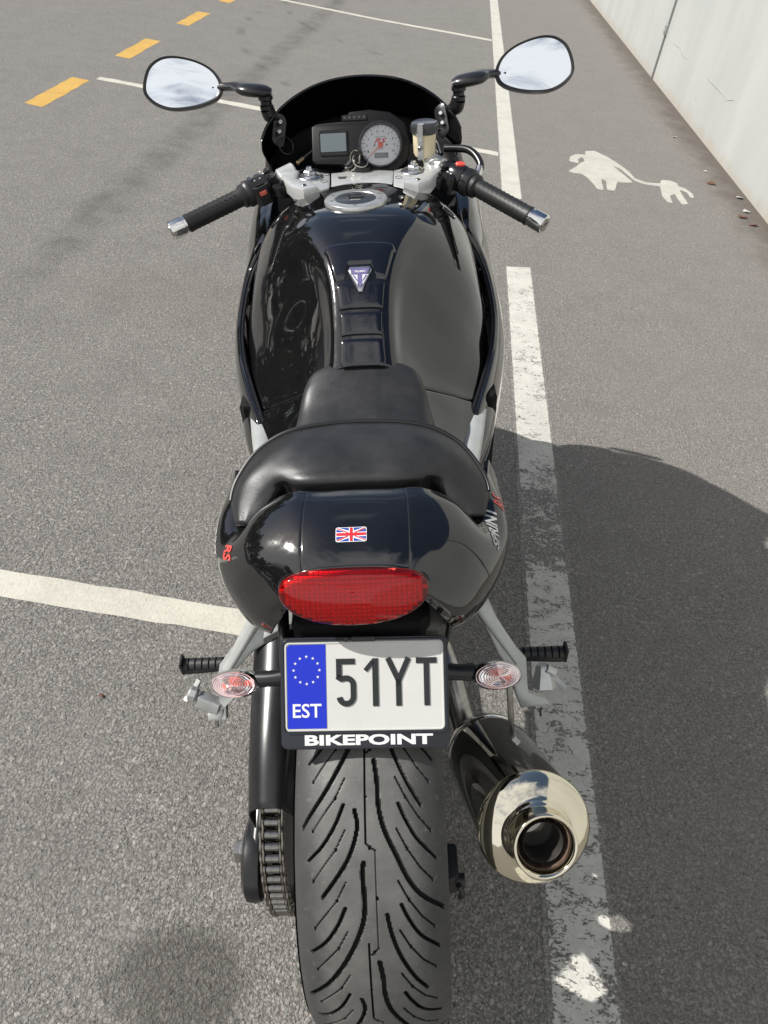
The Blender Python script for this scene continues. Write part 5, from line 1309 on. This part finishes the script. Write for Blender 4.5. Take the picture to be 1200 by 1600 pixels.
# ---- handlebars
def bar(sg, inner, outer):
    i0 = A(*inner); o0 = A(*outer); d = unit(o0 - i0); L_ = np.linalg.norm(o0 - i0); X = lambda t: i0 + d * t
    ex, ey, _ = frame_from(d)
    hb = empty('handlebar', (0, 0, 0), bike)
    # clip-on: silver ring arm from the fork to the bar
    cy = X(-.030)
    base_ = A(sg * .100, .965, .950)
    arm = [base_ + A(0, 0, -.002), (base_ + cy) / 2 + A(sg * .006, -.006, .0), cy - A(0, .004, .004)]
    q_ = [(sg * .084, .935), (sg * .112, .918), (sg * .137, .940), (sg * .176, 1.022), (sg * .170, 1.040), (sg * .142, 1.050), (sg * .128, 1.030), (sg * .130, .985), (sg * .112, .972), (sg * .098, .962)]
    MB().prism(q_, (0, 0, zt - .012), (1, 0, 0), (0, 1, 0), .024, .006).build('clip_on_arm', M_yoke, hb, True, 30)
    MB().cyl(X(-.050), X(-.012), .0185, 28, .003).build('clip_on_clamp', M_yoke, hb)
    MB().cyl(A(sg * .112, .937, zt + .010), A(sg * .112, .937, zt + .014), .0052, 12, .001).build('clamp_bolt', mat('dark_bolt', (.16, .16, .16), .25, .9), hb)
    # bar tube and master clamp
    MB().cyl(X(-.012), X(.02), .0112, 18).build('bar_tube', M_satin, hb)
    g = MB(); g.cyl(X(-.008), X(.012), .0185, 20, .002)
    sidev = unit(np.cross(d, (0, 0, 1))) * (-sg); upv = unit(np.cross(sidev, d)); upv = upv if upv[2] > 0 else -upv
    fw = unit(np.cross(d, upv)); fw = fw if fw[1] > 0 else -fw
    for q in (.019, -.019):
        g.cyl(X(.002) + fw * q * 1.05 + upv * .001, X(.002) + fw * q * 1.05 + upv * .020, .0078, 14, .001)
    g.build('lever_clamp', M_satin, hb)
    for q in (.019, -.019): MB().lathe([(.0055, .020), (.0055, .0225), (.0032, .0226), (.0030, .0205), (.001, .0205)], X(.002) + fw * q * 1.05, upv, 16).build('clamp_screw', M_steel, hb)
    # lever reaching out in front of the grip
    lv = [X(.01) + fw * .030 - upv * .006, X(.04) + fw * .046 - upv * .012, X(.09) + fw * .052 - upv * .016, X(.15) + fw * .050 - upv * .018, X(.178) + fw * .052 - upv * .017]
    MB().tube(lv, [.008, .007, .0062, .006, .0075], 12, (1, .7), smooth=30).build('lever', mat('lever_black', (.02, .02, .02), .3, .3), hb)
    # switch housing
    sh = MB()
    if sg < 0:
        sh.lathe([(.0175, .012), (.0225, .015), (.0245, .024), (.0245, .052), (.0255, .055), (.0260, .062), (.0235, .066), (.0170, .068)], i0, d, 32, sq=(1, 1)).build('switch_housing', M_black, hb)
        MB().box(X(.036) - fw * .010 - upv * .006, (.036, .044, .040), d, fw, .007).build('switch_housing', M_black, hb)
        MB().prism(rrect(.012, .023, .0055), X(.028) + upv * .0235 + fw * .004, d, fw * -1 if sg > 0 else fw, .005, .0015).build('dip_switch', mat('switch_blue_black', (.03, .037, .05), .35), hb)
        MB().box(X(.046) + upv * .024 + fw * .002, (.007, .020, .003), d, fw, .001).build('switch_slot', mat('switch_blue_black', (.03, .037, .05), .35), hb)
        for (a, b) in ((.018, .012), (.017, -.003)):
            MB().box(X(a) + upv * .0250 + fw * b, (.0035, .0038, .0006), d, fw, .0006).build('switch_marking', M_white, hb)
        g = MB(); g.box(X(.037) - fw * .0335 + upv * .002, (.0150, .006, .0080), d, fw, .002).build('indicator_switch', mat('horn_red', (.62, .13, .10), .45), hb)
        MB().box(X(.036) - fw * .020 + upv * .0135, (.018, .010, .006), d, fw, .002).build('switch_slider', M_matte, hb)
        for a in (.028, .040): MB().cyl(X(a) - fw * .0100 + upv * .0150, X(a) - fw * .0100 + upv * .0225, .0017, 8).build('switch_marking', M_white, hb)
        MB().box(X(.054) + fw * .026 + upv * .004, (.008, .005, .010), d, fw, .001).build('passing_switch', M_red, hb)
        # pivot below
        g = MB(); g.box(X(-.002) - fw * .040 - upv * .006, (.034, .030, .022), d, fw, .006).cyl(X(-.004) - fw * .044 + upv * .004, X(-.004) - fw * .044 + upv * .012, .0050, 12, .001); g.build('lever_pivot', M_satin, hb)
        g0 = .068
    else:
        sh.lathe([(.0175, .010), (.0235, .013), (.0255, .020), (.0255, .040), (.0235, .045), (.0180, .046)], i0, d, 32).build('switch_housing', mat('gloss_switch', (.012, .012, .013), .2), hb)
        MB().box(X(.024) - fw * .018 - upv * .006, (.032, .036, .036), d, fw, .006).build('switch_housing', M_satin, hb)
        c0 = X(.028) + upv * .0238 - fw * .001
        MB().lathe([(.0095, 0), (.0100, .003), (.0085, .0048), (.001, .005)], c0, upv, 28, sq=(.72, 1)).build('kill_switch', M_red, hb)
        for q in (-.004, .004): MB().box(X(.022) - fw * .026 + upv * (.0135) + d * q, (.0045, .003, .0006), d, fw, .0003).build('switch_marking', M_white, hb)
        MB().lathe([(.0200, .046), (.0262, .048), (.0270, .056), (.0262, .064), (.0205, .068)], i0, d, 32).build('throttle_housing', mat('chromed_black', (.05, .05, .052), .12, .7), hb)
        g = MB(); g.box(X(.006) - fw * .040 - upv * .004, (.030, .026, .020), d, fw, .005).cyl(X(.004) - fw * .040 + upv * .004, X(.004) - fw * .040 + upv * .010, .0055, 12, .001); g.build('lever_pivot', M_satin, hb)
        # throttle cables looping forward
        g = MB(); g.tube([X(.050) + fw * .020, X(.052) + fw * .036 + upv * .008, X(.040) + fw * .052 + upv * .020, X(.0) + fw * .062 + upv * .026, X(-.05) + fw * .05 + upv * .012], .0075, 12, smooth=30); g.build('throttle_cable', M_satin, hb)
        MB().tube([X(.050) + fw * .018, X(.0525) + fw * .033 + upv * .007, X(.047) + fw * .044 + upv * .015], .0080, 14, smooth=12).build('cable_elbow', M_chrome, hb)
        g0 = .070
    # rubber grip
    pr = [(.0150, g0 - .004), (.0225, g0 - .002), (.0225, g0 + .006), (.0175, g0 + .011), (.0168, g0 + .02), (.0172, L_ - .040), (.0182, L_ - .036), (.0182, L_ - .032), (.0165, L_ - .031)]
    grip = MB().lathe(pr, i0, d, 32).build('grip', M_rubber, hb)
    g = MB()
    for kk_, ph_ in enumerate(np.linspace(0, 2 * PI, 14, endpoint=False)):
        for t in np.arange(g0 + .022, L_ - .045, .0105):
            tt_ = t + (.005 if kk_ % 2 else 0); rr = ex * math.cos(ph_) + ey * math.sin(ph_); tg = -ex * math.sin(ph_) + ey * math.cos(ph_)
            g.box(X(tt_) + rr * .0172, (.0062, .0013, .0012), unit(d + tg * .6), rr_ if False else np.cross(rr, unit(d + tg * .6)), .0003)
    tag(g.build('grip_ribs', M_rubber, grip, False), kind='stuff')
    # bar end weight
    e = L_ - .031
    be = MB().lathe([(.0150, e), (.0172, e + .001), (.0172, e + .004), (.0158, e + .0045), (.0158, e + .006), (.0178, e + .007), (.0186, e + .032), (.0178, e + .0345), (.0140, e + .035)], i0, d, 40).build('bar_end', M_chrome, hb)
    MB().lathe([(.0125, e + .0350), (.0122, e + .0362), (.006, e + .0364), (.005, e + .035), (.001, e + .035)], i0, d, 28).build('bar_end_bolt', M_steel, be)
bar(-1, (-.183, 1.021, .943), (-.385, .918, .893))
bar(1, (.176, 1.015, .948), (.350, .858, .893))
# clutch cable from the left clamp over the dials, brake hose right
g = MB(); g.tube([(-.128, 1.062, .968), (-.11, 1.085, .974), (-.08, 1.11, .985), (-.04, 1.115, .988), (-.01, 1.11, .978), (.01, 1.12, .95)], .0024, 8, smooth=40); g.build('clutch_cable', M_black, bike)
MB().cyl((-.134, 1.052, .966), (-.122, 1.068, .970), .0040, 12, .0008).build('cable_adjuster', mat('brass', (.45, .34, .18), .3, 1.), bike)
for p in ([(.17, 1.10, .955), (.16, 1.14, .97), (.13, 1.13, .965), (.10, 1.10, .94), (.085, 1.08, .91)], [(.165, 1.12, .95), (.15, 1.16, .965), (.12, 1.15, .95), (.09, 1.12, .92)], [(-.16, 1.09, .93), (-.12, 1.12, .93), (-.08, 1.13, .92), (-.05, 1.15, .90)]):
    MB().tube(p, .0042, 10, smooth=24).build('brake_hose', M_black, bike)

# ---- brake fluid reservoir
rc = A(.131, 1.050, .968)
M_res = mat('reservoir_plastic', (.66, .58, .40), .32, coat=.3, var=(40, .08))
M_res.node_tree.nodes['Principled BSDF'].inputs['Subsurface Weight'].default_value = .35
M_res.node_tree.nodes['Principled BSDF'].inputs['Subsurface Radius'].default_value = (.02, .015, .008)
rv = MB().lathe([(.004, -.004), (.013, .0), (.0195, .002), (.0225, .008), (.0238, .046), (.0238, .048)], rc, (0, 0, 1), 40).build('fluid_reservoir', M_res, bike)
MB().lathe([(.0262, .045), (.0270, .047), (.0270, .060), (.0262, .0625), (.0235, .064), (.0215, .0632), (.001, .0635)], rc, (0, 0, 1), 48).build('reservoir_cap', mat('smoky_cap', (.035, .036, .040), .25, coat=.4), rv)
g = MB()
for k in range(26):
    a = 2 * PI * k / 26; g.box(rc + A(.0274 * math.cos(a), .0274 * math.sin(a), .0535), (.0016, .0026, .010), (math.cos(a), math.sin(a), 0), (-math.sin(a), math.cos(a), 0), .0003)
g.build('cap_ribs', mat('smoky_cap', (.035, .036, .04), .25), rv)
g = MB(); fx = A(-.35, -.94, 0); sx_ = A(.94, -.35, 0)
g.box(rc + fx * .0285 + A(0, 0, .050), (.011, .0022, .030), sx_, fx, .0006).box(rc + fx * .0262 + A(0, 0, .018), (.012, .0020, .036), sx_, fx, .0006).box(rc + fx * .024 + A(0, 0, .0645), (.011, .012, .0020), sx_, fx, .0006); g.build('cap_strap', M_silver, rv)
MB().cyl(rc + fx * .0270 + A(0, 0, .022), rc + fx * .0315 + A(0, 0, .022), .0045, 14, .0008).build('strap_screw', M_steel, rv)
MB().tube([rc + A(0, 0, -.002), rc + A(.004, -.006, -.014), rc + A(.012, -.012, -.022)], .0052, 12, smooth=8).build('reservoir_spout', M_res, rv)

# ---- rear indicators
def indicator(sg, tilt):
    c = A(sg * .168, .006, .662); n_ = unit((sg * .08, -.62, .76)); ex = unit(A(1, 0, 0) - n_ * n_[0]); ey = np.cross(n_, ex)
    stalk = MB().tube([(sg * .095, .012, .668), (sg * .118, .010, .666), (sg * .140, .012, .662)], [.0125, .0105, .0115], 18, smooth=10).build('indicator_stalk', M_satin, bike)
    W_, H_ = .0325, .0178
    def el(k, d, n=48): return np.array([c + ex * W_ * k * np.sign(math.cos(a)) * abs(math.cos(a)) ** .93 + ey * H_ * k * math.sin(a) + n_ * d for a in np.linspace(0, 2 * PI, n, endpoint=False)])
    body = MB().grid(np.array([el(1.0, .0), el(1.03, -.002), el(1.0, -.012), el(.75, -.024), el(.4, -.030), el(.02, -.032)]), closeu=True).build('indicator_body', mat('indicator_shell', (.30, .31, .32), .3, .2), stalk)
    MB().grid(np.array([el(.97, .0005), el(.6, -.004), el(.3, -.0075), el(.02, -.008)]), closeu=True, flip=True).build('reflector_bowl', mat('bowl', (.78, .70, .70), .25, .3), stalk)
    MB().ball(c + n_ * .0015 + ex * .002, .0088, 20).ball(c - n_ * .003 + ex * .001, .0190, 24, (1, .72, .28)).build('bulb', mat('orange_bulb', (.95, .10, .03), .2, coat=1), stalk)
    rings = [el(1.0, .0005), el(.99, .004)]
    for k in range(9):
        q = .93 - .1 * k; h_ = .0125 * math.sqrt(1 - q * q) + .0035; rings += [el(q, h_), el(q - .05, h_ + .0022)]
    rings.append(el(.015, .0165))
    MB().grid(np.array(rings), closeu=True, flip=True).build('indicator_lens', lens_mat('clear_lens', (.96, .90, .90), .03, .06, (1, .85, .85)), stalk, True, 12)
indicator(-1, 0); indicator(1, 0)

# ---- pillion footrest hangers and pegs
for sg in (-1, 1):
    def Z(x, y, z): return A(sg * x, y, z)
    RH = [(.154, .165, .612), (.176, .171, .624), (.201, .139, .573), (.214, .128, .556), (.237, .113, .534), (.240, .082, .489), (.268, .074, .479), (.272, .069, .472), (.228, .066, .467), (.219, .081, .487), (.211, .102, .517), (.193, .119, .541), (.181, .135, .564)]
    if sg < 0:
        RH = [(.146, .170, .600), (.186, .172, .598), (.192, .155, .572), (.213, .143, .553), (.235, .128, .530), (.241, .113, .510), (.228, .108, .505), (.205, .124, .528), (.181, .137, .548), (.165, .142, .556), (.150, .146, .562)]
    o0 = Z(.20, .13, .55); ey_p = unit(A(0, .70, 1.0)); ex_p = A(sg * 1., 0, 0) if False else A(1, 0, 0)
    def flat(poly): return [((A(sg * x, y, z) - o0) @ ex_p, (A(sg * x, y, z) - o0) @ ey_p) for x, y, z in poly]
    hg = MB(); pl = flat(RH); nrm = unit(np.cross(ex_p, ey_p)); hg.prism(pl, o0 - nrm * .010, ex_p, ey_p, .012, .0035)
    hg.tube([Z(.140, .185, .66), Z(.158, .172, .63), Z(.172, .160, .600), Z(.200, .138, .560), Z(.226, .115, .528)], [.012, .013, .012, .010, .009], 14, (1.1, .7), smooth=26)
    if sg < 0: hg.prism(flat([(.216, .098, .490), (.238, .098, .490), (.236, .080, .466), (.240, .072, .454), (.262, .073, .455), (.262, .080, .462), (.243, .084, .468)]), o0 - nrm * .016, ex_p, ey_p, .014, .003)
    ho = hg.build('footrest_hanger', M_frame, bike)
    MB().cyl(Z(.150, .18, .655), Z(.175, .172, .655), .010, 12, .002).build('hanger_bolt', M_bolt, ho)
    peg = MB().tube([Z(.222, .142, .505), Z(.250, .142, .503), Z(.294, .141, .500), Z(.300, .141, .502)], [.0095, .0105, .0105, .0100], 16, (1.15, .8), smooth=10).build('footrest', M_rubber, bike)
    for k in range(6):
        MB().cyl(Z(.238 + .011 * k, .142, .5045), Z(.2478 + .011 * k, .142, .504), .0115, 16, .0008).build('footrest_rib', M_rubber, peg)
    MB().box(Z(.3035, .141, .509), (.005, .022, .028), bev=.002).build('footrest_end', M_rubber, peg)
    MB().tube([Z(.278, .125, .488), Z(.290, .110, .475), Z(.300, .100, .468)], [.006, .0055, .0065], 8, (1, .6), smooth=8).build('hero_bolt', M_frame, peg)
    # faceted slider piece under the hanger
    if sg < 0:
        sl = MB().cyl((-.290, .100, .492), (-.276, .097, .487), .0125, 8, .003).box((-.258, .090, .477), (.040, .020, .020), unit((.9, -.25, -.30)), (0, 1, -.3), .003).build('footrest_slider', M_silver, bike)
        MB().box((-.247, .082, .462), (.030, .024, .012), (1, 0, 0), (0, 1, .9), .002).build('slider_block', M_silver, sl)
        MB().cyl((-.250, .074, .452), (-.250, .066, .442), .0030, 8).build('slider_screw', M_steel, sl)
    else:
        sl = MB().lathe([(.010, 0), (.0125, .003), (.0130, .010), (.0175, .024), (.0195, .034), (.018, .036)], (.262, .108, .525), (0, -.62, -.78), 6).build('footrest_slider', M_silver, bike)
        MB().cyl((.264, .100, .528), (.278, .096, .520), .0070, 10, .001).build('slider_block', M_silver, sl)
        MB().cyl((.258, .066, .468), (.258, .060, .458), .0030, 8).build('slider_screw', M_steel, sl)
MB().cyl((-.176, .205, .60), (-.205, .195, .585), .010, 14, .002).build('bobbin', M_rubber, bike)
# silver plates under the tail, grey guard panels beside the plate
g = MB(); g.prism([(-.165, .24), (-.115, .24), (-.112, .13), (-.150, .10)], (0, 0, .635), (1, 0, 0), (0, 1, -.2), .010, .003); g.build('subframe_plate', M_frame, bike)
g = MB(); g.box((.06, .06, .735), (.09, .07, .025), (1, 0, 0), (0, 1, .3), .01); g.build('lamp_carrier', mat('warm_grey_plastic', (.075, .072, .065), .4), bike)
g = MB(); g.tube([(-.115, .14, .70), (-.110, .06, .66), (-.105, .0, .62)], .008, 10, smooth=8); g.build('plate_carrier', M_satin, bike); g = MB(); g.tube([(.105, .16, .70), (.100, .08, .66), (.100, .0, .64)], .008, 10, smooth=8); g.build('plate_carrier', M_satin, bike)
#@@DECALS
# ---- prints on the tail
def to_tri(V, F):
    out = []
    for f in F:
        for k in range(1, len(f) - 1): out.append((f[0], f[k], f[k + 1]))
    return V, out
flagc = A(-.004, .075, .9); fex = A(1, 0, 0); fey = A(0, 1, 0)
def rectf(w, h): return np.array([(-w / 2, -h / 2), (w / 2, -h / 2), (w / 2, h / 2), (-w / 2, h / 2)])
FT = bvh_of(c_P)
drape('flag_sticker', np.array(rrect(.036, .0185, .0025)), [tuple(range(20))], flagc, fex, fey, FT, M_white, c_o, .0005, .01)
def bar_(a, b, w): 
    a, b = np.array(a, float), np.array(b, float); d = unit(b - a); n_ = A(-d[1], d[0]) * w / 2; return np.array([a - n_, b - n_, b + n_, a + n_])
fl = c_o
M_fb = mat('flag_blue', (.02, .05, .30), .3, coat=.5); M_fr = mat('flag_red', (.58, .02, .03), .3, coat=.5)
fw_, fh_ = .0172, .0085
for sx_ in (-1, 1):
    for sy in (-1, 1):
        for tri in ([(.0030, fh_), (fw_ * .80, fh_), (.0030, .0046)], [(fw_, .0030), (fw_, fh_ * .78), (.0080, .0030)]):
            T_ = np.array([(sx_ * x, sy * y) for x, y in tri]); drape('flag_blue', T_, [(0, 1, 2) if sx_ * sy > 0 else (0, 2, 1)], flagc, fex, fey, FT, M_fb, c_o, .0008, .01)
for a, b, w in (((-fw_, 0), (fw_, 0), .0033), ((0, -fh_), (0, fh_), .0033)): drape('flag_cross', bar_(a, b, w), [(0, 1, 2, 3)], flagc, fex, fey, FT, M_fr, c_o, .0011, .01)
for sx_ in (-1, 1):
    for sy in (-1, 1): drape('flag_saltire', bar_((sx_ * .004, sy * .0022), (sx_ * fw_ * .96, sy * fh_ * .92), .0012), [(0, 1, 2, 3)], flagc, fex, fey, FT, M_fr, c_o, .0010, .01)
M_grey = mat('silver_print', (.42, .42, .41), .35, .3)
fullT2 = bvh_of(TS.ev(np.linspace(0, 12, 140)[None, :] + 0 * np.linspace(0, 6, 120)[:, None], np.linspace(0, 6, 120)[:, None] + 0 * np.linspace(0, 12, 140)[None, :]))
for sg, par in ((-1, l_o), (1, r_o)):
    n_ = unit((sg * .80, -.22, .55))
    ex = unit(np.cross((0, 0, 1), n_)); ey = np.cross(n_, ex)
    # reading direction runs along the flank
    def put(txt, c, hgt, wd, m, rot=0., **k):
        V, F = text_mesh(txt, **k); V = V / (V.max(0) - V.min(0)) * [wd, hgt]
        cr_, sr = math.cos(rot), math.sin(rot); V = V @ np.array([[cr_, sr], [-sr, cr_]])
        drape('print', V, F, c, ex, ey, fullT2, m, par, .0008, .006)
    if sg > 0:
        put('SPRINT', A(.176, .140, .798), .014, .066, M_grey, .25, offset=.03, shear=.25)
        put('RS', A(.186, .188, .795), .018, .026, M_redprint, .3, offset=.03, shear=.5)
    else:
        put('SPRINT', A(-.190, .160, .775), .013, .060, M_grey, -.3, offset=.03, shear=.25)
        put('RS', A(-.160, .112, .795), .024, .026, M_redprint, -.55, offset=.035, shear=.5)
# ---- litter at the foot of the wall
def scrap(name, label, cat, x, y, s, m, seed):
    r = random.Random(seed); n = 7
    P = [(x, y, .006)] + [(x + s * r.uniform(.6, 1.1) * math.cos(2 * PI * k / n), y + s * .8 * r.uniform(.5, 1.1) * math.sin(2 * PI * k / n), .003 + r.uniform(0, .02) * (s / .05)) for k in range(n)]
    F = [(0, 1 + k, 1 + (k + 1) % n) for k in range(n)]
    o = link(name, P, F, m, None, False)
    md = o.modifiers.new('thick', 'SOLIDIFY'); md.thickness = .002
    tag(o, label, cat); return o
M_paper = mat('paper_scrap', (.42, .42, .40), .8); M_leaf = mat('dead_leaf', (.13, .06, .035), .8, var=(30, .4))
scrap('paper_scrap', 'small white paper scrap on the asphalt farthest along the wall', 'litter', 1.83, 6.212, 0.021, M_paper, 1)
scrap('paper_scrap', 'tiny white scrap on the asphalt a little left of the brown leaf', 'litter', 1.88, 5.395, 0.017, M_paper, 2)
scrap('paper_scrap', 'flat white scrap lying right against the foot of the wall', 'litter', 1.99, 4.90, 0.030, M_paper, 3)
scrap('paper_scrap', 'pale scrap beside the rust coloured leaves near the wall', 'litter', 1.96, 4.642, 0.030, M_paper, 4)
scrap('dead_leaf', 'brown leaf lying alone on the asphalt between two white scraps', 'leaf', 1.852, 5.121, 0.030, M_leaf, 5)
scrap('dead_leaf', 'rust coloured leaf near the wall, just below the pale scrap', 'leaf', 1.906, 4.526, 0.033, M_leaf, 6)
scrap('dead_leaf', 'rust brown leaf nearest the camera along the wall', 'leaf', 1.941, 4.414, 0.030, M_leaf, 7)
scrap('dead_leaf', 'tiny reddish brown leaf on the grey asphalt left of the footrest', 'leaf', -.587, .758, .008, M_leaf, 8)
